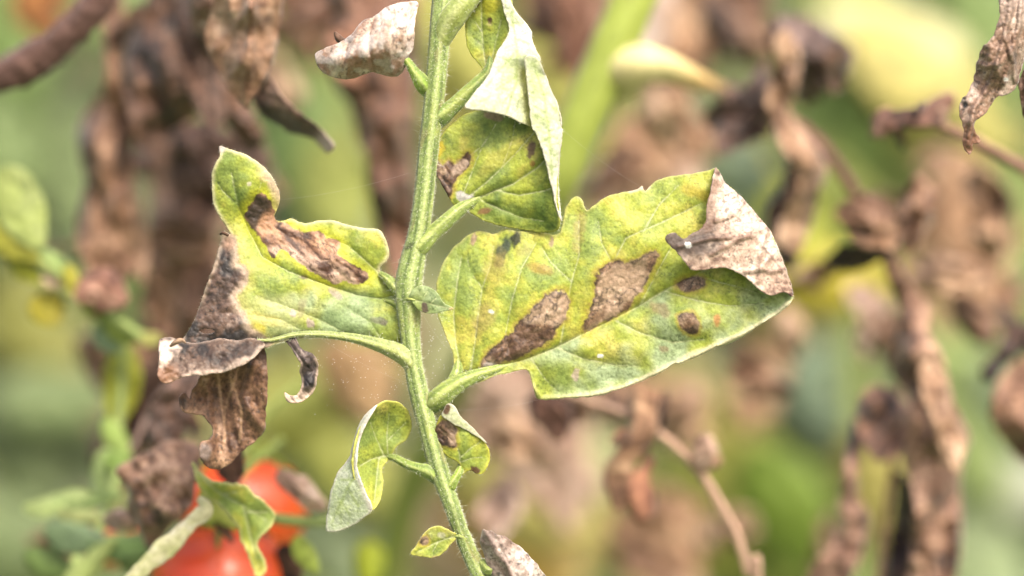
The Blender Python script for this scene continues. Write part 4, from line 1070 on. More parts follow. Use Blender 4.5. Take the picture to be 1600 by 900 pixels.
def dead(parent, outline, d0, pal, seed, ang=1.5, amp=4.0, scale=22.0, name='blade', blk=-0.6, dome=4.0):
    """a shrivelled blade traced from its outline, with its own folds, standing d0 m behind the leaf"""
    rs = random.Random(seed)
    o = np.asarray(outline, float)
    cx, cy = o.mean(0)
    d0 = float(deepen(d0)) * 1000
    g = (DIST + d0 / 1000) / DIST
    ctrl = [(x, y, d0 + rs.uniform(-7, 7)) for x, y in outline[::2]]
    for x, y in outline[1::3]:
        ctrl.append((cx + (x - cx) * .45, cy + (y - cy) * .45, d0 - dome * rs.uniform(.2, 1.3)))
    l, m, d = pal
    base = dry_paint(seed, light=l, mid=m, dark=d, black=d * .55, bias=0.0, blk=blk, cell=24, veinc=0.4, ang=ang)  # black blotches also stand for the shade in holes and folds
    def pt(P, e):
        c = base(P, e)
        return mix(c, l, np.exp(-(e / 5.0) ** 2) * 0.25)
    cd_ = crumple_disp(amp * g, seed + 2, scale, ang, 2.8, 0.8)
    return patch(name, parent, outline, ctrl, pt, cd_, sp=4.5, seed=seed, dry=1.0, jag=3.0, thick=0.0004)

withered('dark brown dry stem slanting up, thicker than the twigs near it', [], stem=([(-900, 420, .075, 16), (-500, 280, .07, 18), (-120, 150, .062, 20), (-40, 132, .06, 24), (30, 108, .058, 27), (85, 72, .057, 25), (128, 34, .056, 23), (160, -10, .056, 24), (200, -80, .058, 24), (260, -200, .06, 22), (420, -600, .07, 22)], col(98, 74, 66)), name='withered_branch', cat='branch')
DT = thing('withered_leaf', 'drooping tan dead leaf with a dark hollow and pale curled point', 'withered leaf', W(392, 0, .03))
def at(ctrl, d0): return [(x, y, z + d0) for x, y, z in ctrl]
dtv = [[(395, -60), (392, 40), (388, 110), (386, 165)], [(392, 10), (350, 60), (335, 80)], [(392, 10), (420, 60), (424, 90)], [(390, 70), (365, 115)], [(390, 70), (408, 120)]]
dpt = dry_paint(621, light=col(214, 184, 156), mid=col(172, 136, 108), dark=col(112, 80, 62), bias=0.05, blk=-0.8, cell=22, veinc=0.35, ang=1.5)
def pft(P, e):
    c = dpt(P, e)
    for v in dtv:
        d, _ = pl_dist(P, v)
        c = mix(c, col(120, 86, 66), np.exp(-((d - 3) / 2.5) ** 2) * 0.5)
    return mix(c, col(120, 86, 66), sm(10, 2, e) * 0.4)
patch('blade', DT, [(352, -80), (342, -20), (330, 20), (320, 55), (328, 88), (342, 112), (356, 136), (370, 154), (385, 172), (394, 158), (404, 142), (418, 118), (430, 84), (438, 40), (442, -10), (438, -80)], at([(352, -80, 0), (438, -80, 0), (320, 55, 5), (392, 20, -5), (440, 20, 4), (385, 172, 2), (345, 112, 4), (418, 118, 3), (388, 100, -4), (360, 40, 2), (420, 50, 2)], 30), pft, add(crumple_disp(2.0, 622, 34, 1.5, 3.0, 0.5), lambda P, e: sum(-1.0 * np.exp(-(pl_dist(P, v)[0] / 7) ** 2) for v in dtv)), sp=3.5, seed=64, dry=1.0, jag=2.0)
dpu = dry_paint(625, light=col(196, 164, 146), mid=col(134, 104, 90), dark=col(80, 60, 52), bias=-0.05, blk=-0.5, cell=22, veinc=0.3, ang=0.7)
patch('lobe', DT, [(392, 120), (410, 112), (426, 128), (440, 148), (456, 164), (474, 180), (494, 196), (512, 214), (522, 230), (512, 238), (500, 226), (486, 214), (468, 210), (450, 206), (436, 196), (420, 186), (408, 176), (398, 158)], at([(392, 120, 4), (426, 128, 2), (474, 180, -3), (522, 232, -2), (486, 214, 6), (436, 196, 7), (398, 158, 6), (440, 170, 1)], 32), lambda P, e: mix(mix(dpu(P, e), col(226, 206, 196), sm(40, 8, np.hypot(P[:, 0] - 516, P[:, 1] - 230)) * .8), col(40, 32, 30), sm(8, -14, (P[:, 0] - 392) * 0.62 - (P[:, 1] - 128) + 12) * 0.85 * sm(505, 470, P[:, 0])), crumple_disp(1.6, 626, 26, 0.7, 2.5, 0.4), sp=3.5, seed=65, dry=1.0, jag=2.0)  # near-black lower side paints in the shade of the hollow
patch('lobe', DT, [(300, -60), (296, 0), (300, 40), (318, 60), (336, 40), (348, -10), (350, -60)], at([(300, -60, 8), (296, 0, 10), (318, 60, 12), (348, -10, 8), (325, 0, 4)], 36), dry_paint(627, mid=col(130, 98, 80), bias=-.1, blk=-.4, cell=22), crumple_disp(2.0, 628, 26, 1.5, 2.5, 0.4), sp=4, seed=66, dry=1.0, jag=2.0)
withered('blackish brown crumpled leaf clump hanging behind the drooping tan leaf', [], dead_=[
    ([(196, 80), (215, 30), (250, -30), (300, -60), (340, -30), (352, 40), (364, 100), (390, 165), (412, 212), (396, 242), (372, 214), (350, 190), (318, 176), (290, 190), (262, 212), (236, 236), (214, 222), (204, 180), (192, 130)], .082, (col(156, 116, 92), col(100, 74, 60), col(44, 34, 30)), 701, S(ang=1.2, amp=4.5, scale=34, blk=-.2, dome=10)),
    ([(300, -20), (330, 60), (344, 120), (352, 180), (330, 200), (300, 150), (286, 80), (280, 10)], .074, DK, 702, S(ang=1.3, amp=3.5)),
    ([(196, 20), (232, 10), (240, 60), (226, 110), (206, 140), (190, 100)], .088, BR, 703, S(ang=1.6)),
    ([(270, 200), (320, 190), (372, 210), (420, 232), (424, 280), (400, 320), (370, 300), (340, 330), (310, 360), (280, 330), (262, 270)], .1, (col(150, 112, 90), col(96, 70, 58), col(46, 36, 32)), 704, S(ang=1.4, amp=4, blk=-.3))])
withered('long reddish brown leaf hanging straight like a curtain', [], dead_=[
    ([(164, -60), (190, -60), (192, 40), (190, 110), (204, 160), (210, 220), (208, 290), (214, 350), (220, 400), (200, 436), (172, 452), (140, 430), (124, 390), (122, 340), (134, 280), (122, 230), (126, 190), (150, 156), (164, 110), (160, 20)], .088, BR, 711, S(ang=1.55, amp=4, scale=30, dome=9)),
    ([(206, 280), (222, 330), (232, 390), (224, 440), (206, 420), (200, 350)], .094, TAN, 712, S(ang=1.5))])
withered('dull brown leaf hanging beside the curtain-like one', [], dead_=[
    ([(244, 220), (290, 200), (340, 230), (350, 300), (346, 370), (354, 440), (350, 520), (320, 580), (286, 590), (250, 550), (232, 480), (226, 400), (236, 320), (232, 260)], .125, (col(176, 138, 116), col(132, 98, 80), col(76, 58, 48)), 721, S(ang=1.6, amp=4, scale=34, dome=9)),
    ([(236, 330), (290, 330), (330, 350), (330, 390), (280, 400), (236, 380)], .11, TAN, 722, S(ang=.1)),
    ([(350, 300), (390, 290), (424, 320), (410, 370), (370, 380)], .13, BR, 723, S(ang=1.2))])
withered('broad rust-brown dead leaf hanging behind the ribbed stalk', [], dead_=[
    ([(500, -60), (560, -80), (640, -60), (656, 20), (650, 100), (648, 180), (646, 260), (650, 330), (650, 400), (640, 460), (618, 440), (604, 390), (600, 330), (582, 270), (560, 220), (546, 170), (524, 130), (512, 80), (520, 30)], .1, RED, 731, S(ang=1.35, amp=5, scale=36, dome=10)),
    ([(570, 210), (596, 230), (600, 300), (612, 380), (606, 420), (588, 360), (572, 290)], .108, DK, 732, S(ang=1.4)),
    ([(510, 60), (560, 40), (590, 80), (566, 130), (528, 120)], .094, (col(196, 146, 116), col(150, 104, 80), col(96, 68, 54)), 733, S(ang=.4))])
withered('pale brown curled leaf with a blackish underside beside the yellowing stub', [], dead_=[
    ([(1213, 55), (1232, 50), (1250, 84), (1250, 122), (1237, 156), (1234, 180), (1258, 209), (1284, 240), (1291, 268), (1278, 304), (1268, 348), (1246, 392), (1214, 380), (1227, 332), (1250, 286), (1227, 240), (1208, 200), (1197, 156), (1208, 107)], .078, TAN, 741, S(ang=1.4, amp=3.5, scale=24)),
    ([(1196, 60), (1206, 36), (1232, 24), (1268, 30), (1294, 49), (1330, 76), (1334, 100), (1302, 130), (1278, 156), (1250, 166), (1230, 120)], .09, (col(160, 136, 128), col(98, 76, 68), col(46, 36, 34)), 742, S(ang=.9, amp=4, blk=-.1)),
    ([(1192, 100), (1168, 130), (1130, 152), (1104, 172), (1102, 190), (1116, 210), (1124, 242), (1160, 228), (1202, 204), (1210, 160)], .088, (col(150, 118, 104), col(100, 76, 68), col(44, 35, 33)), 743, S(ang=2.4, amp=4, blk=-.2)),
    ([(1216, 212), (1228, 250), (1222, 290), (1196, 330), (1200, 370), (1216, 410), (1240, 420), (1258, 360), (1268, 296), (1252, 248)], .092, (col(156, 120, 102), col(98, 74, 64), col(44, 35, 33)), 744, S(ang=1.6, amp=4, blk=-.1)),
    ([(1290, 60), (1320, 66), (1332, 90), (1320, 130), (1300, 150), (1292, 110)], .084, DK, 745, S(ang=1.3))],
    stem=([(1130, 142, .096, 11), (1170, 150, .09, 10), (1215, 178, .084, 11), (1270, 215, .084, 10), (1310, 262, .085, 9), (1342, 312, .086, 8)], col(132, 100, 86)))
withered('small dry leaf strip on a thin twig', [
    ([(1492, 150, .06, 20), (1462, 166, .059, 40), (1432, 178, .058, 40), (1402, 184, .057, 46), (1384, 192, .057, 44), (1372, 212, .058, 26)], (col(186, 148, 130), col(130, 96, 84), col(58, 44, 42)), S(curl=1.2, seed=18, crumple=.3, twist=(0, 40, 10)))],
    stem=([(1360, 214, .06, 5), (1430, 190, .06, 6), (1500, 208, .061, 7), (1560, 240, .062, 8), (1620, 275, .063, 9), (1720, 330, .066, 10)], col(150, 116, 100)))
withered('curled brown leaf with a black hollow above the yellow leaf', [], dead_=[
    ([(1304, 330), (1330, 310), (1358, 302), (1394, 318), (1410, 350), (1400, 384), (1370, 390), (1336, 378), (1320, 356)], .07, BR, 751, S(ang=.3, amp=3.5, scale=24)),
    ([(1412, 304), (1424, 280), (1434, 268), (1448, 284), (1462, 300), (1454, 322), (1460, 346), (1444, 362), (1440, 380), (1416, 394), (1402, 362)], .075, BR, 752, S(ang=1.9, amp=6, scale=16)),
    ([(1290, 408), (1312, 386), (1344, 382), (1384, 386), (1404, 396), (1376, 408), (1340, 422), (1310, 422)], .078, (col(110, 84, 72), col(66, 51, 45), col(36, 30, 28)), 753, S(ang=.1))],  # near-black blade, its colour stands for the shade inside the hollow
    stem=([(1340, 310, .086, 8), (1362, 345, .08, 8), (1382, 395, .078, 9), (1400, 440, .08, 10), (1424, 490, .082, 12)], col(150, 114, 98)))
withered('broad soft tan leaf far behind the twigs', [
    ([(1490, 240, .17, 50), (1496, 310, .17, 130), (1516, 380, .17, 150), (1530, 440, .17, 120), (1528, 490, .17, 50), (1524, 520, .17, 14)], TAN, S(curl=1.0, seed=22, crumple=.2))])
withered('long twisted dead leaf strand hanging in folds', [], dead_=[
    ([(1387, 425), (1398, 405), (1424, 445), (1452, 474), (1450, 517), (1474, 560), (1488, 625), (1513, 683), (1500, 748), (1502, 813), (1500, 871), (1490, 930), (1470, 1000), (1430, 990), (1420, 920), (1424, 857), (1430, 806), (1423, 755), (1412, 712), (1423, 654), (1416, 611), (1391, 575), (1398, 532), (1405, 488)], .076, (col(212, 174, 146), col(144, 107, 86), col(52, 39, 34)), 761, S(ang=1.5, amp=5, scale=30, blk=-.25, dome=10)),
    ([(1440, 560), (1470, 580), (1486, 640), (1508, 690), (1492, 740), (1470, 700), (1456, 650), (1440, 610)], .066, TAN, 762, S(ang=1.3, amp=3)),
    ([(1351, 611), (1387, 605), (1427, 640), (1424, 683), (1401, 716), (1365, 716), (1344, 683), (1338, 650)], .08, (col(196, 152, 124), col(116, 86, 74), col(46, 36, 34)), 763, S(ang=2.2, amp=5, scale=24, blk=0.0)),
    ([(1337, 650), (1322, 712), (1310, 784), (1322, 822), (1293, 857), (1264, 896), (1244, 960), (1300, 970), (1331, 900), (1352, 849), (1359, 806), (1341, 770), (1345, 719), (1350, 670)], .079, (col(200, 162, 140), col(142, 106, 90), col(68, 52, 46)), 764, S(ang=1.7, amp=4, scale=26)),
    ([(1404, 740), (1432, 780), (1440, 850), (1420, 940), (1380, 960), (1384, 880), (1396, 810)], .09, (col(140, 108, 94), col(92, 70, 62), col(48, 38, 36)), 765, S(ang=1.6, amp=4))])
withered('dark rolled leaf with a tan flap close to the twisted strand', [], dead_=[
    ([(1556, 470), (1576, 490), (1600, 505), (1640, 500), (1640, 550), (1600, 548), (1572, 572), (1549, 596), (1532, 580), (1560, 545), (1570, 520)], .088, (col(110, 82, 72), col(64, 49, 44), col(34, 28, 27)), 771, S(ang=2.3, amp=4)),
    ([(1553, 611), (1568, 586), (1600, 558), (1640, 570), (1640, 720), (1600, 722), (1568, 692), (1549, 654)], .083, (col(186, 146, 118), col(134, 98, 78), col(70, 52, 43)), 772, S(ang=1.8, amp=6, scale=20))])
HK = thing('withered_leaf', 'sharply focused brown dead leaf with a frayed hooked tip', 'withered leaf', W(1585, 0, 0))
hk = [(1562, -60), (1561, -10), (1562, 22), (1556, 46), (1546, 62), (1534, 78), (1528, 96), (1525, 112), (1518, 132), (1511, 147), (1502, 160), (1499, 178), (1503, 192), (1507, 206), (1504, 222), (1508, 233), (1514, 243), (1518, 236), (1520, 226), (1531, 222), (1527, 210), (1522, 198), (1524, 188), (1535, 181), (1542, 172), (1550, 160), (1562, 150), (1576, 147), (1586, 136), (1592, 122), (1597, 104), (1602, 70), (1606, 20), (1610, -60)]
hkv = [[(1580, -50), (1578, 20), (1566, 70), (1548, 130), (1522, 170), (1512, 225)], [(1598, -40), (1592, 40), (1580, 90), (1566, 130)], [(1572, 60), (1584, 100), (1586, 126)], [(1556, 100), (1540, 105), (1530, 100)]]
dpk = dry_paint(611, light=col(206, 186, 170), mid=col(160, 130, 110), dark=col(104, 78, 66), bias=0.05, blk=-0.7, cell=14, veinc=0.35, ang=1.9)
def pfk(P, e):
    c = dpk(P, e)
    c = mix(c, col(214, 202, 192), sm(60, -40, P[:, 1]) * 0.6)
    c = mix(c, col(150, 104, 80), sm(150, 210, P[:, 1]) * 0.6)
    for v in hkv:
        d, _ = pl_dist(P, v)
        c = mix(c, col(92, 70, 60), np.exp(-((d - 3 + fbm(P[:, 0] / 7, P[:, 1] / 7, 2, 4)) / 1.6) ** 2) * 0.5)
    c = mix(c, col(36, 30, 28), sm(9, 3, np.hypot((P[:, 0] - 1509) * 1.5, P[:, 1] - 164)))
    return blot(1572, 124, 4, 3, 0.2, col(245, 245, 245), 5, 1, .2)(c, P)
patch('blade', HK, hk, [(1562, -60, 0), (1610, -60, 1), (1580, -20, -4), (1525, 112, 1), (1560, 100, -5), (1597, 104, 1), (1586, 136, 1), (1502, 165, 1), (1520, 170, -2.5), (1514, 243, 1), (1542, 172, 0.5)], pfk, add(crumple_disp(1.1, 612, 20, 1.95, 3.0, 0.4), lambda P, e: sum(-0.7 * np.exp(-(pl_dist(P, v)[0] / 4) ** 2) for v in hkv)), sp=1.9, seed=61, dry=1.0, jag=1.6)
patch('lobe', HK, [(1606, 95), (1598, 112), (1592, 128), (1594, 150), (1598, 175), (1604, 192), (1612, 180), (1618, 150), (1625, 110), (1640, 80), (1640, 40), (1615, 60)], [(1606, 95, 5), (1592, 128, 5), (1604, 192, 7), (1640, 60, 4), (1612, 140, 3)], dry_paint(613, mid=col(126, 96, 80), bias=-.1, blk=-.3), crumple_disp(0.9, 614, 18, 1.6, 2.5, 0.3), sp=2.2, seed=62, dry=1.0, jag=1.4)
patch('lobe', HK, [(1590, -60), (1594, -10), (1598, 40), (1600, 90), (1606, 100), (1618, 70), (1640, 40), (1650, -60)], [(1590, -60, 3), (1650, -60, 3), (1600, 90, 3), (1640, 40, 4), (1612, 0, 1)], dry_paint(615, mid=col(170, 140, 120), bias=.1, blk=-.7), crumple_disp(0.9, 616, 18, 1.6, 2.5, 0.3), sp=2.2, seed=63, dry=1.0, jag=1.4)
withered('shrivelled dead leaflets dangling from the arching twig', [
    ([(1012, 600, .062, 40), (998, 645, .06, 50), (984, 690, .058, 44), (978, 730, .058, 38), (966, 766, .058, 38), (958, 795, .058, 10)], TAN, S(curl=1.4, seed=33, crumple=.34, twist=(0, 50, -20, 30))),
    ([(1036, 610, .063, 14), (1030, 640, .062, 24), (1018, 680, .062, 16), (1006, 720, .062, 6)], DK, S(curl=1.2, seed=34)),
    ([(1022, 716, .06, 10), (1006, 740, .059, 24), (1000, 772, .058, 44), (1002, 802, .058, 36), (1000, 818, .058, 8)], (col(184, 132, 104), col(132, 90, 72), col(52, 40, 38)), S(curl=1.3, seed=35, crumple=.3)),
    ([(976, 690, .061, 14), (968, 730, .061, 26), (966, 780, .061, 16)], DK, S(curl=1.2, seed=36))],
    stem=([(860, 606, .075, 6.5), (920, 628, .072, 6.5), (985, 652, .066, 6.5), (1040, 686, .062, 6.5), (1088, 730, .06, 6.5), (1126, 788, .059, 6.5), (1152, 840, .059, 6.5), (1170, 895, .059, 6.5), (1184, 960, .06, 6.5)] + to_ground((1186, 975, .06), 6.5), col(200, 166, 142)), name='withered_twig', cat='twig')
withered('small dry bud sitting on the arching twig', [
    ([(1096, 732, .058, 24), (1102, 712, .057, 40), (1100, 694, .057, 34), (1094, 680, .057, 10)], PINK, S(curl=1.4, seed=37, crumple=.4, nv=16)),
    ([(1100, 730, .059, 16), (1116, 722, .058, 28), (1124, 712, .058, 8)], TAN, S(curl=1.4, seed=38, crumple=.4))], name='withered_bud', cat='bud')
withered('dark brown shrunken leaf hanging under the largest leaflet', [
    ([(836, 615, .072, 30), (852, 640, .07, 54), (866, 665, .07, 44), (872, 690, .07, 14)], (col(110, 80, 66), col(70, 50, 44), col(38, 28, 26)), S(curl=1.4, seed=39, crumple=.3)),
    ([(880, 612, .074, 30), (900, 635, .074, 50), (905, 660, .074, 14)], BR, S(curl=1.2, seed=40, crumple=.3))])
withered('wrinkled brown leaf lying over the tomatoes', [], dead_=[
    ([(180, 738), (200, 720), (232, 706), (262, 690), (300, 690), (318, 706), (304, 760), (300, 790), (282, 806), (262, 826), (240, 860), (226, 850), (214, 820), (196, 800), (204, 770)], .038, (col(206, 172, 148), col(146, 112, 92), col(60, 47, 42)), 781, S(ang=1.2, amp=3.5, scale=24, blk=-.35)),
    ([(160, 806), (184, 796), (214, 802), (216, 822), (190, 830), (168, 822)], .046, PINK, 782, S(ang=.1, amp=2)),
    ([(232, 640), (262, 600), (300, 560), (318, 580), (300, 630), (282, 690), (240, 700)], .052, (col(140, 108, 92), col(92, 70, 60), col(48, 38, 35)), 783, S(ang=2.2, amp=3.5))])
withered('dim grey-brown leaf hanging low behind the small green shoots', [
    ([(240, 510, .1, 30), (222, 570, .1, 70), (200, 640, .1, 80), (180, 700, .1, 60), (172, 750, .1, 40), (168, 800, .1, 10)], (col(150, 118, 96), col(108, 80, 68), col(64, 48, 44)), S(curl=1.2, seed=44, crumple=.3)),
    ([(290, 560, .09, 30), (262, 610, .09, 90), (256, 660, .09, 70), (258, 700, .09, 14)], DK, S(curl=1.2, seed=45, crumple=.3))])
withered('pinkish shrivelled leaf at the joint of the blurred green shoot', [
    ([(120, 470, .062, 20), (142, 452, .062, 46), (168, 458, .062, 50), (196, 474, .062, 20)], (col(206, 164, 144), col(150, 110, 94), col(84, 60, 54)), S(curl=1.2, seed=46, crumple=.3))])
withered('pale tan shrivelled scrap resting on the shaded tomato', [
    ([(432, 738, .045, 16), (456, 758, .044, 44), (482, 778, .044, 42), (508, 794, .045, 12)], PINK, S(curl=1.2, seed=47, crumple=.3)),
    ([(446, 850, .05, 14), (448, 880, .05, 44), (446, 920, .05, 40)], DK, S(curl=1.2, seed=48))])
withered('dark little flap of dead leaf against the upper tomato', [
    ([(330, 690, .038, 20), (352, 705, .037, 44), (362, 735, .037, 44), (366, 762, .037, 10)], (col(130, 98, 80), col(96, 70, 58), col(54, 40, 36)), S(curl=1.2, seed=49, crumple=.3))])
withered('tan blurred leaf hanging from the top edge near the yellow stub', [
    ([(1082, -60, .2, 90), (1078, 20, .2, 130), (1064, 90, .2, 110), (1056, 150, .2, 40), (1054, 176, .2, 10)], TAN, S(curl=1.1, seed=51, crumple=.25)),
    ([(1180, -60, .19, 60), (1170, 10, .19, 90), (1164, 70, .19, 50), (1160, 110, .19, 10)], (col(150, 116, 96), col(112, 84, 70), col(70, 52, 46)), S(curl=1.1, seed=52, crumple=.3))])
withered('whitish dried leaf glowing softly behind the thick stem', [
    ([(1016, -70, .19, 50), (1012, 0, .19, 84), (1002, 60, .19, 84), (986, 110, .19, 40), (980, 130, .19, 8)], (col(236, 222, 212), col(210, 192, 178), col(160, 136, 122)), S(curl=1.0, seed=53, crumple=.2))])
withered('brown curled leaf between the pale folded leaflet and the thick stem', [
    ([(870, -80, .14, 50), (878, -10, .14, 70), (892, 40, .14, 70), (900, 90, .14, 50), (905, 130, .14, 10)], (col(206, 160, 134), col(140, 100, 82), col(74, 54, 48)), S(curl=1.2, seed=54, crumple=.34))])
withered('tan shrivelled leaf showing below the yellow stub', [
    ([(1060, 150, .16, 40), (1040, 200, .16, 110), (1010, 240, .16, 130), (975, 270, .16, 80), (950, 290, .16, 10)], TAN, S(curl=1.1, seed=55, crumple=.25)),
    ([(985, 215, .15, 20), (1000, 240, .15, 50), (1010, 275, .15, 12)], BR, S(curl=1.1, seed=56))])
withered('soft pinkish dead leaf behind the lower right of the largest leaflet', [], dead_=[
    ([(1318, 456), (1344, 440), (1372, 456), (1392, 480), (1386, 520), (1400, 552), (1372, 548), (1350, 566), (1334, 530), (1340, 496)], .13, PINK, 791, S(ang=1.1, amp=5, scale=20))])
withered('tan leaf blurred low between the arching twig and the folded grey tip', [
    ([(1000, 760, .22, 40), (1020, 820, .22, 130), (1040, 880, .22, 130), (1050, 960, .22, 70), (1052, 1010, .22, 10)], TAN, S(curl=1.0, seed=58, crumple=.25))])
withered('rosy tan leaf hazily filling the gap under the largest leaflet', [
    ([(760, 570, .2, 60), (800, 630, .2, 150), (850, 690, .2, 150), (880, 760, .2, 110), (890, 830, .2, 20)], PINK, S(curl=1.0, seed=59, crumple=.25)),
    ([(940, 600, .2, 40), (1040, 640, .2, 90), (1110, 700, .2, 30)], TAN, S(curl=1.0, seed=60, crumple=.25))])
withered('brown hazy leaf low on the far side of the twisted strand', [
    ([(1180, 540, .26, 30), (1190, 590, .26, 80), (1170, 640, .26, 60), (1160, 680, .26, 10)], TAN, S(curl=1.0, seed=61, crumple=.25))])
withered('orange-brown leaf glimpsed in the top corner behind the slanting stem', [
    ([(50, -60, .2, 60), (56, 0, .2, 90), (70, 40, .2, 60), (80, 70, .2, 10)], (col(196, 140, 80), col(156, 104, 60), col(100, 66, 44)), S(curl=1.0, seed=62, crumple=.25))])
withered('dusky brown mass of dead leaf under the left leaflet', [
    ([(450, -60, .2, 60), (470, 10, .2, 100), (480, 60, .2, 80), (486, 110, .2, 16)], (col(150, 112, 86), col(116, 84, 66), col(70, 52, 44)), S(curl=1.1, seed=63, crumple=.3)),
    ([(500, 540, .18, 30), (560, 590, .18, 110), (580, 630, .18, 70), (590, 660, .18, 10)], (col(212, 180, 136), col(186, 154, 114), col(132, 102, 74)), S(curl=1.0, seed=64, crumple=.25))])

for lab, rows, cc in (
    ('thin brown twig crossing behind the curtain-like leaf', [(60, 395, .11, 4), (140, 380, .108, 5), (230, 372, .106, 5), (320, 380, .105, 4), (380, 400, .105, 3)], col(150, 118, 96)),
    ('thin grey twig slanting down from the wrinkled brown leaf', [(330, 520, .07, 4), (280, 580, .068, 5), (238, 640, .066, 5), (205, 705, .064, 4)], col(140, 118, 108)),
    ('thin tan twig dropping through the twisted strand', [(1424, 490, .084, 6), (1408, 600, .084, 5), (1396, 720, .084, 5), (1380, 840, .084, 5), (1370, 960, .084, 5)], col(170, 134, 114))):
    withered(lab, [], stem=(rows, cc), name='withered_twig', cat='twig')

# ---- scraps of dead leaf further back ----
rs_ = random.Random(77)
ANCH = [(1550, 100, 'below the sharp hooked dead leaf'), (1500, 400, 'around the broad soft tan leaf'), (1420, 540, 'beside the top of the twisted strand'), (1330, 880, 'at the foot of the twisted strand'), (1390, 350, 'near the leaf with the black hollow'), (1400, 90, 'before the bright yellow leaves'), (1170, 60, 'next to the pale brown curled leaf'), (1050, 200, 'under the yellow stub of stalk'),
        (950, 280, 'between the thick stem and largest leaflet'), (860, 40, 'behind the pale folded leaflet'), (480, 60, 'left of the rolled beige leaflet'), (440, 130, 'by the pale curled point of the drooping leaf'), (350, 300, 'behind the upright green lobe'), (245, 260, 'behind the curtain-like leaf'), (410, 450, 'behind the left leaflet'), (250, 470, 'behind the grey-brown dead end of the left leaflet'),
        (560, 610, 'behind the cobweb threads'), (716, 640, 'behind the small leaflet with the white lip'), (812, 690, 'under the stalk of the largest leaflet'), (780, 800, 'above the grey-beige dead leaflet'), (940, 640, 'at the start of the arching twig'), (1010, 870, 'low inside the curve of the arching twig'), (1066, 640, 'just above the dry bud'), (1140, 820, 'outside the curve of the arching twig'), (1190, 580, 'under the lower edge of the largest leaflet'), (1250, 470, 'beyond the tip of the largest leaflet'), (150, 560, 'under the blurred green shoot'), (210, 690, 'left of the wrinkled brown leaf'), (90, 860, 'among the low green shoots')]
for x, y, r, pal in ((1480, 430, 46, TAN), (1520, 500, 40, BR), (1545, 340, 50, TAN), (1470, 250, 30, BR), (1410, 520, 40, BR), (1180, 60, 46, BR), (1092, 220, 50, TAN), (1120, 40, 44, DK), (960, 270, 44, BR), (1030, 180, 40, TAN), (866, 40, 36, DK), (470, 50, 46, BR), (440, 130, 40, TAN), (370, 280, 46, BR), (326, 330, 40, TAN), (246, 260, 36, DK), (420, 440, 44, BR), (380, 480, 40, TAN), (250, 470, 44, BR),
                     (560, 610, 40, TAN), (716, 640, 36, PINK), (812, 690, 44, TAN), (1010, 880, 46, BR), (1066, 640, 40, TAN), (1180, 590, 40, BR), (1236, 520, 34, TAN), (1300, 860, 40, BR), (1560, 470, 40, BR), (1490, 330, 44, PINK), (150, 560, 36, BR), (210, 690, 36, DK), (940, 640, 36, BR), (780, 800, 40, PINK), (1140, 820, 40, TAN), (510, 20, 36, RED), (90, 860, 34, BR), (1380, 330, 34, BR), (1270, 430, 30, TAN)):
    a0 = rs_.uniform(0, 3.1)
    pts = []
    for k in range(11):
        a = 2 * math.pi * k / 11
        rr = r * rs_.uniform(0.65, 1.2)
        u, v = math.cos(a) * rr * 1.45, math.sin(a) * rr * 0.75
        pts.append((x + u * math.cos(a0 + .8) - v * math.sin(a0 + .8), y + u * math.sin(a0 + .8) + v * math.cos(a0 + .8)))
    near = min(ANCH, key=lambda q: math.hypot(q[0] - x, q[1] - y))[2]
    cw = 'tan' if pal is TAN else 'brown' if pal is BR else 'dark brown' if pal is DK else 'rust-brown' if pal is RED else 'pinkish'
    t = thing('withered_scrap', 'blurred %s scrap of dead leaf %s' % (cw, near), 'withered leaf', W(x, y, .15), 'scraps of dead leaf among the plants behind')
    dead(t, pts, rs_.uniform(.11, .2), pal, 800 + int(x), ang=a0 + .8, amp=7, scale=22)

_by = {}
for o in list(bpy.data.objects):
    if o.name.startswith('withered_scrap') and 'label' in o: _by.setdefault(o['label'], []).append(o)
for lab, os_ in _by.items():
    if len(os_) == 2:
        hi, lo = sorted(os_, key=lambda o: -o.location.z)
        hi['label'] = lab + ', upper one'; lo['label'] = lab + ', lower one'

# ---- blurred green shoots in the left of the picture ----
def leafblade(parent, x, y, L, w, a, d, c, seed, curl=0.35, name='leaf', tw=(0, 0)):
    a = math.radians(a)
    dx, dy = math.cos(a), math.sin(a)
    n = 6
    pts = [(x + dx * L * (k / (n - 1) - 0.5), y + dy * L * (k / (n - 1) - 0.5) + 0.06 * L * math.sin(k), d, w) for k in range(n)]
    return ribbon(name, parent, pts, lp(*c), curl=curl, seed=seed, crumple=.10, prof='leaf', mat=M_GREENBG, dry=0.0, edge=.10, nv=14, twist=tw, vein=.35)
def shoot(label, stempts, leaves, c=(150, 170, 96), d=.07):
    t = thing('tomato_shoot', label, 'shoot', W(stempts[0][0], stempts[0][1], stempts[0][2]))
    tube('stem', t, stempts, M_STEM, flat_col(col(*c)), ribs=4, rib=.06, nth=14, step=6, mm=False)
    for k, lf in enumerate(leaves):
        x, y, L, w, a, dd, cc = lf
        leafblade(t, x, y, L, w, a, dd, cc, 400 + k * 7 + int(x), tw=(8 * math.sin(k * 2.1), -8 * math.cos(k * 1.7)))
    return t
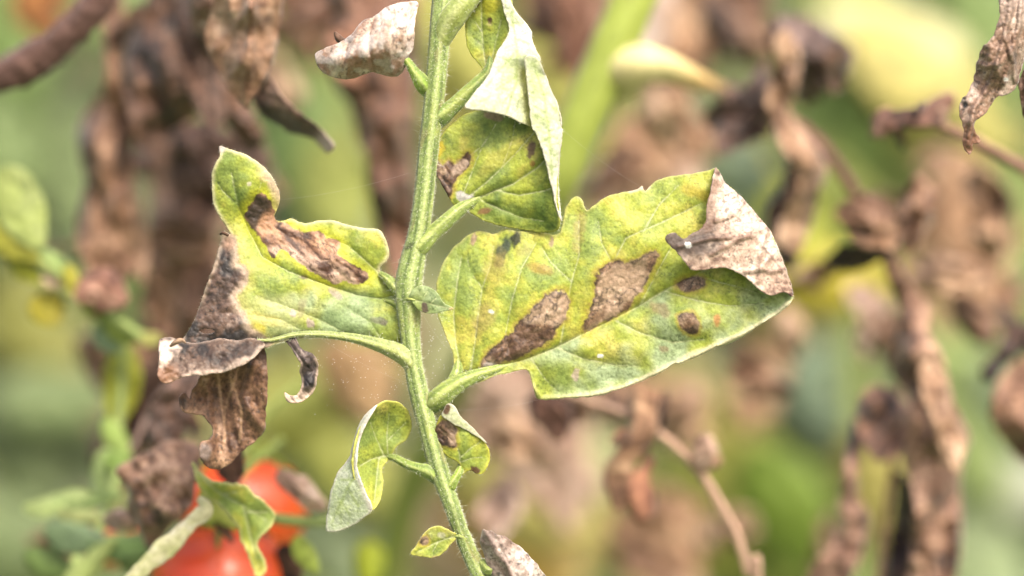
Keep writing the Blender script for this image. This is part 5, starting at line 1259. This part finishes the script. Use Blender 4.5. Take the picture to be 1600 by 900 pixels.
shoot('blurred green shoot whose rounded leaf stands by the left of the curtain-like leaf', [(-60, 250, .066, 6), (10, 330, .066, 7), (60, 400, .066, 8), (110, 440, .066, 8), (170, 490, .066, 8), (240, 540, .067, 7)],
      [(36, 330, 150, 86, 68, .064, (176, 192, 112)), (20, 380, 110, 50, 40, .065, (190, 190, 76)), (88, 408, 60, 26, 40, .066, (150, 176, 104)), (112, 440, 56, 30, 80, .065, (190, 186, 66)), (78, 484, 60, 60, 70, .07, (198, 188, 66)),
       (84, 440, 40, 20, 20, .067, (216, 190, 160)), (160, 490, 70, 24, 20, .068, (150, 172, 60)), (200, 520, 90, 30, 25, .068, (160, 182, 84)), (170, 530, 60, 40, 60, .07, (140, 168, 124)), (236, 530, 40, 24, 10, .066, (206, 206, 120)), (40, 420, 70, 36, 50, .068, (176, 182, 60))])
shoot('blurred yellow-green leafy shoot rising left of the wrinkled brown leaf', [(196, 540, .075, 6), (190, 610, .075, 6), (182, 690, .072, 7), (180, 760, .066, 8), (150, 840, .06, 9), (130, 900, .06, 10), (120, 960, .06, 10)] + to_ground((118, 980, .06), 10),
      [(188, 610, 150, 60, 96, .076, (176, 184, 60)), (184, 690, 80, 34, 60, .07, (166, 192, 104)), (196, 730, 70, 40, 40, .068, (140, 172, 80)), (160, 745, 90, 40, 100, .07, (160, 184, 116)), (90, 785, 110, 34, -8, .06, (176, 196, 128)), (140, 780, 110, 26, 0, .06, (150, 176, 108)), (130, 806, 70, 40, 20, .06, (186, 198, 128)),
       (120, 836, 100, 50, 18, .058, (136, 162, 120)), (200, 852, 120, 50, 8, .058, (124, 156, 92)), (140, 880, 110, 34, -38, .056, (176, 194, 118)), (80, 880, 90, 50, 30, .062, (122, 148, 84)), (230, 880, 90, 44, 10, .064, (132, 158, 92))])
TT = shoot('bright yellow-green sepals and leaves lying across the tomatoes', [(520, 816, .05, 8), (460, 814, .046, 9), (410, 806, .042, 9), (370, 790, .04, 9), (330, 765, .04, 8), (305, 735, .041, 6)],
      [(342, 800, 90, 26, 50, .035, (186, 196, 90)), (480, 868, 70, 34, 60, .044, (176, 196, 90)), (350, 826, 60, 18, 62, .036, (120, 84, 64))])
tv = [([(300, 728), (340, 768), (380, 790), (415, 812)], 1.0), ([(380, 790), (392, 840), (406, 890)], 0.9), ([(350, 772), (372, 768)], .6), ([(385, 800), (418, 800)], .6)]
patch('leaf', TT, [(300, 722), (312, 736), (327, 749), (344, 752), (362, 756), (384, 758), (402, 776), (418, 790), (431, 806), (424, 824), (408, 836), (402, 850), (410, 868), (416, 888), (404, 904), (394, 888), (388, 866), (378, 848), (372, 826), (358, 808), (342, 790), (322, 776), (308, 756)], [(300, 722, 20), (384, 758, 15), (431, 806, 19), (342, 790, 20), (402, 850, 18), (404, 904, 20), (385, 795, 16)], green_paint(641, tv, yellow=0.25, blue=-0.3, dark=-1.3, rim=col(236, 236, 160), speck=0), vein_disp(tv, 1.0, 8, .8, 642), sp=3.0, seed=67, jag=2.0)
ribbon('sepal', TT, [(186, 925, .022, 16), (222, 890, .021, 24), (262, 852, .02, 28), (296, 820, .02, 26), (318, 796, .02, 22), (310, 778, .022, 8)], (col(246, 244, 214), col(232, 230, 186), col(204, 208, 150)), curl=.5, seed=66, crumple=.06, mat=M_GREENBG, dry=0.2)

# ---- tomatoes ----
def tomato_mat():
    m = bpy.data.materials.new('tomato_skin')
    m.use_nodes = True
    nt = m.node_tree
    pr = nt.nodes['Principled BSDF']
    tc = nd(nt, 'ShaderNodeTexCoord')
    n1 = nd(nt, 'ShaderNodeTexNoise', Scale=60.0, Detail=4.0)
    nt.links.new(tc.outputs['Object'], n1.inputs['Vector'])
    rp = nd(nt, 'ShaderNodeValToRGB')
    rp.color_ramp.elements[0].position = .3; rp.color_ramp.elements[0].color = (*col(232, 74, 22), 1)
    rp.color_ramp.elements[1].position = .75; rp.color_ramp.elements[1].color = (*col(248, 116, 46), 1)
    nt.links.new(n1.outputs[0], rp.inputs[0])
    nt.links.new(rp.outputs[0], pr.inputs['Base Color'])
    pr.inputs['Roughness'].default_value = .33
    pr.inputs['Subsurface Weight'].default_value = .15
    pr.inputs['Subsurface Radius'].default_value = (.004, .001, .0006)
    pr.inputs['Subsurface Scale'].default_value = 1.0
    return m
M_TOM = tomato_mat()
def tomato(px, py, d, r, label, seed):
    d = float(deepen(d)); DEEP[0] = False
    c = W(px, py, d); R = r * PXM * (DIST + d) / DIST
    t = thing('tomato', label, 'tomato', c - np.array([0, 0, R]))
    nt_, np_ = 40, 28
    V = []
    for i in range(np_ + 1):
        ph = math.pi * i / np_
        for j in range(nt_):
            th = 2 * math.pi * j / nt_
            rr = R * (1 + .018 * math.cos(5 * th + seed) * math.sin(ph)) 
            z = math.cos(ph) * .92 - .16 * math.exp(-(ph / .35) ** 2)
            V.append(c + np.array([rr * math.sin(ph) * math.cos(th), rr * math.sin(ph) * math.sin(th), R * z]))
    F = [[i * nt_ + j, i * nt_ + nt_ + j, i * nt_ + nt_ + (j + 1) % nt_, i * nt_ + (j + 1) % nt_] for i in range(np_) for j in range(nt_)]
    mesh_obj('fruit', np.array(V), F, M_TOM, t)
    top = c + np.array([0, 0, R * .80])
    q = unW(top); q2 = unW(top + np.array([0.004, 0.006, R * .6])); q3 = unW(top + np.array([0.012, 0.02, R * .9]))
    tube('fruit_stalk', t, [(q[0], q[1], q[2], 6), (q2[0], q2[1], q2[2], 5), (q3[0], q3[1], q3[2], 5)], M_STEM, flat_col(col(150, 168, 84)), ribs=4, rib=.05, nth=12, step=5, mm=False)
    for k in range(5):
        a = 2 * math.pi * k / 5 + seed
        tip = top + np.array([math.cos(a) * R * .75, math.sin(a) * R * .75, -R * .05])
        m_ = top + np.array([math.cos(a) * R * .4, math.sin(a) * R * .4, R * .12])
        rows = [(*unW(x), w) for x, w in ((top, 5), (m_, 14), (tip, 4))]
        ribbon('sepal', t, rows, lp(150, 172, 70), curl=.8, seed=70 + k, crumple=.1, mat=M_GREENBG, dry=0.0, nv=8)
    DEEP[0] = True
tomato(346, 908, .056, 110, 'large red tomato partly hidden under a pale sepal', 1.0)
tomato(382, 796, .08, 98, 'red tomato behind and above the larger one, half covered by yellow-green leaves', 2.2)
tomato(176, 846, .085, 44, 'small red tomato glimpsed between the left shoots', 0.4)

# ---- blurred leafy plants behind ----
def plant(label, x, d, leaves, seed):
    rs = random.Random(seed)
    base = W(x, 450, d)
    t = thing('tomato_plant', label, 'plant', (base[0], base[1], 0.0), 'leafy plants behind the diseased leaf')
    st = [(x + 20, -260, d, 11), (x, 0, d, 13), (x - 12, 300, d, 14), (x + 6, 650, d, 15), (x, 960, d, 16)]
    tube('stem', t, st + to_ground((x, 985, d), 16), M_STEM, flat_col(col(150, 166, 92)), ribs=5, rib=.06, nth=12, step=20, mm=False)
    for k, (lx, ly, L, w, a, dd, c) in enumerate(leaves):
        leafblade(t, lx, ly, L, w, a, dd, c, seed * 100 + k, curl=.6, tw=(rs.uniform(-25, 25), rs.uniform(-25, 25)))
        sx = x + rs.uniform(-6, 6)
        sy = ly - rs.uniform(-60, 60)
        tube('petiole', t, [(sx, sy, d, 5), ((sx + lx) / 2, (sy + ly) / 2 - 14, (d + dd) / 2, 4), (lx, ly, dd, 3)], M_STEM, flat_col(col(150, 166, 92)), ribs=4, rib=.05, nth=8, step=20, mm=False)
SAGE, GREEN, TEAL, LIME, YEL, PALE, OLIVE, GOLD, WHITE, DGR = (136, 156, 104), (134, 162, 90), (140, 162, 134), (178, 192, 104), (222, 212, 128), (222, 222, 166), (158, 160, 84), (226, 190, 92), (206, 214, 190), (104, 122, 80)
plant('hazy sage green plant with dull leaves behind the shoots at the left', 40, .36, [
    (20, 60, 260, 150, 80, .34, GREEN), (60, 180, 300, 160, 20, .36, SAGE), (10, 220, 200, 120, 60, .33, (126, 150, 88)), (110, 280, 240, 120, 70, .35, SAGE), (60, 540, 260, 140, 70, .35, OLIVE), (30, 640, 240, 150, 40, .36, DGR), (90, 620, 200, 110, 10, .34, SAGE), (50, 720, 260, 140, 80, .35, (112, 128, 84)), (20, 840, 260, 150, 30, .34, SAGE), (110, 700, 220, 110, 50, .36, DGR), (230, 480, 220, 110, 60, .34, (140, 160, 96)), (60, 900, 280, 150, 10, .36, (140, 158, 96)), (90, 20, 220, 110, 100, .36, SAGE), (-20, 430, 260, 130, 60, .36, DGR), (220, 40, 200, 100, 40, .33, GREEN), (210, 330, 240, 110, 80, .36, (128, 132, 96))], 1)
plant('hazy green plant with olive leaves behind the left leaflet and stalk', 480, .34, [
    (470, 250, 300, 150, 80, .32, (140, 168, 100)), (450, 200, 200, 110, 60, .33, (124, 158, 92)), (470, 330, 220, 120, 30, .34, TEAL), (530, 320, 260, 110, 85, .31, (166, 176, 92)), (500, 110, 220, 130, 70, .33, (146, 160, 80)), (450, 40, 220, 120, 50, .34, LIME), (470, 640, 220, 120, 20, .32, (170, 172, 72)), (500, 700, 260, 140, 60, .33, (140, 164, 108)), (540, 580, 200, 100, 0, .31, (190, 176, 84)), (490, 590, 300, 70, -32, .24, (188, 196, 110)), (440, 660, 200, 100, 40, .33, GREEN), (530, 830, 260, 140, 70, .33, (160, 178, 136)), (560, 740, 220, 120, 50, .32, (184, 190, 96)), (575, 890, 90, 56, 90, .1, (180, 196, 60)), (480, 900, 240, 120, 20, .34, (172, 184, 120)), (690, 860, 220, 120, 60, .34, (190, 170, 136)), (660, 780, 220, 110, 40, .35, (196, 196, 110)), (680, 540, 240, 130, 80, .33, (186, 190, 140)), (720, 70, 220, 110, 60, .33, (206, 206, 110)), (705, 160, 160, 90, 80, .34, (200, 196, 96)), (600, 500, 200, 100, 30, .33, (150, 110, 90))], 2)
plant('hazy plant with golden and pale yellow leaves below the largest leaflet', 905, .33, [
    (900, 150, 240, 130, 80, .31, (190, 190, 100)), (960, 200, 170, 90, 60, .32, (190, 196, 204)), (1010, 150, 160, 80, 20, .31, OLIVE), (840, 790, 240, 140, 30, .30, YEL), (800, 860, 240, 140, 60, .31, GOLD), (880, 840, 220, 120, 80, .32, (224, 200, 130)), (790, 740, 220, 120, 40, .33, LIME), (900, 720, 200, 120, 50, .32, PALE), (960, 840, 240, 120, 70, .33, (160, 160, 84)), (760, 660, 220, 120, 20, .33, (206, 186, 140)), (1080, 600, 200, 100, 30, .32, (190, 180, 120)), (1120, 640, 240, 120, 60, .34, SAGE), (1140, 760, 260, 140, 80, .32, (176, 178, 84)), (1080, 840, 260, 140, 60, .33, (166, 176, 80)), (1000, 560, 200, 100, 60, .33, (190, 150, 120)), (900, 620, 180, 90, 0, .33, (196, 160, 130)), (930, 690, 220, 100, 70, .34, (170, 186, 130)), (1060, 770, 180, 90, 40, .34, (196, 186, 100)), (1150, 250, 220, 120, 50, .34, TEAL), (1100, 260, 200, 90, 30, .35, (130, 140, 120)), (860, 30, 200, 110, 70, .34, (150, 110, 88)), (930, 320, 220, 110, 30, .35, (170, 130, 104)), (980, 60, 200, 100, 60, .35, (166, 130, 106))], 3)
plant('hazy plant with bright lime and yellow leaves behind the dead strands at the right', 1330, .33, [
    (1400, 60, 260, 150, 20, .30, PALE), (1440, 110, 260, 140, 40, .29, YEL), (1340, 40, 240, 140, 70, .31, LIME), (1370, 190, 220, 130, 60, .31, (172, 202, 110)), (1480, 200, 240, 130, 30, .30, (214, 208, 122)), (1560, 80, 260, 140, 70, .33, (138, 164, 96)), (1560, 10, 240, 130, 20, .34, (128, 156, 92)), (1300, 200, 200, 110, 80, .32, (176, 204, 116)), (1310, 310, 220, 120, 50, .31, LIME), (1300, 440, 220, 110, 10, .28, (214, 202, 72)), (1260, 380, 200, 110, 70, .31, (190, 200, 80)), (1440, 260, 200, 120, 20, .32, LIME), (1560, 300, 220, 110, 80, .34, GREEN), (1590, 440, 220, 110, 60, .33, GREEN), (1210, 480, 200, 100, 40, .33, (186, 176, 110)), (1210, 600, 240, 140, 70, .34, TEAL), (1250, 560, 260, 140, 60, .35, (156, 166, 140)), (1280, 700, 260, 150, 50, .34, (148, 168, 110)), (1300, 620, 220, 120, 70, .33, TEAL), (1240, 820, 280, 150, 60, .31, (132, 160, 60)), (1200, 760, 240, 130, 70, .33, (160, 170, 84)), (1380, 780, 240, 130, 80, .32, (184, 176, 96)), (1540, 620, 240, 130, 60, .34, (142, 168, 120)), (1560, 760, 280, 160, 30, .34, WHITE), (1540, 860, 280, 150, 60, .33, (170, 190, 140)), (1520, 700, 240, 130, 70, .33, (160, 182, 110)), (1500, 560, 200, 100, 40, .33, (150, 172, 100)), (1200, 880, 240, 130, 20, .34, (150, 168, 76)), (1440, 880, 220, 120, 70, .34, SAGE), (1590, 640, 200, 100, 50, .3, (150, 170, 130)), (1350, 120, 200, 100, 0, .33, (206, 210, 120)), (1530, 180, 200, 100, 70, .33, (186, 190, 100)), (1450, 430, 240, 110, 80, .33, (176, 150, 110))], 4)

# ---- cobweb threads with dust ----
def web():
    t = thing('cobweb', 'faint dusty cobweb threads strung around the ribbed stalk', 'cobweb', W(640, 560, 0.0))
    rs = np.random.RandomState(5)
    def th(a, b, n=12, sag=6):
        rows = []
        for k in range(n + 1):
            f = k / n
            rows.append((a[0] + (b[0] - a[0]) * f, a[1] + (b[1] - a[1]) * f + sag * 4 * f * (1 - f), (a[2] + (b[2] - a[2]) * f) * .001, .04))
        tube('thread', t, rows, M_WEB, flat_col(col(240, 240, 240)), ribs=3, rib=0, nth=5, step=12, mm=False, bump=0)
    for a, b in [((437, 312, 0), (640, 270, 0)), ((655, 480, -2), (700, 545, 0)), ((500, 528, 0), (640, 600, 0)), ((690, 640, -1), (845, 624, 4)), ((877, 200, -3), (1010, 297, 2))]:
        th(a, b)
    V, F = [], []
    for k in range(230):
        if k < 150:
            x, y = rs.normal(575, 60), rs.normal(580, 32)
        else:
            x, y = rs.normal(685, 16), rs.normal(530, 42)
        c = W(x, y, rs.uniform(-2, 3) * .001); r = rs.uniform(.25, .8) * PXM
        n0 = len(V)
        V.extend([c + RT * r, c - RT * r, c + UP * r, c - UP * r, c + FW * r, c - FW * r])
        for q in ((0, 2, 4), (2, 1, 4), (1, 3, 4), (3, 0, 4), (2, 0, 5), (1, 2, 5), (3, 1, 5), (0, 3, 5)):
            F.append([n0 + i for i in q])
    mesh_obj('dust', np.array(V), F, M_WEB, t, kind='stuff')
web()
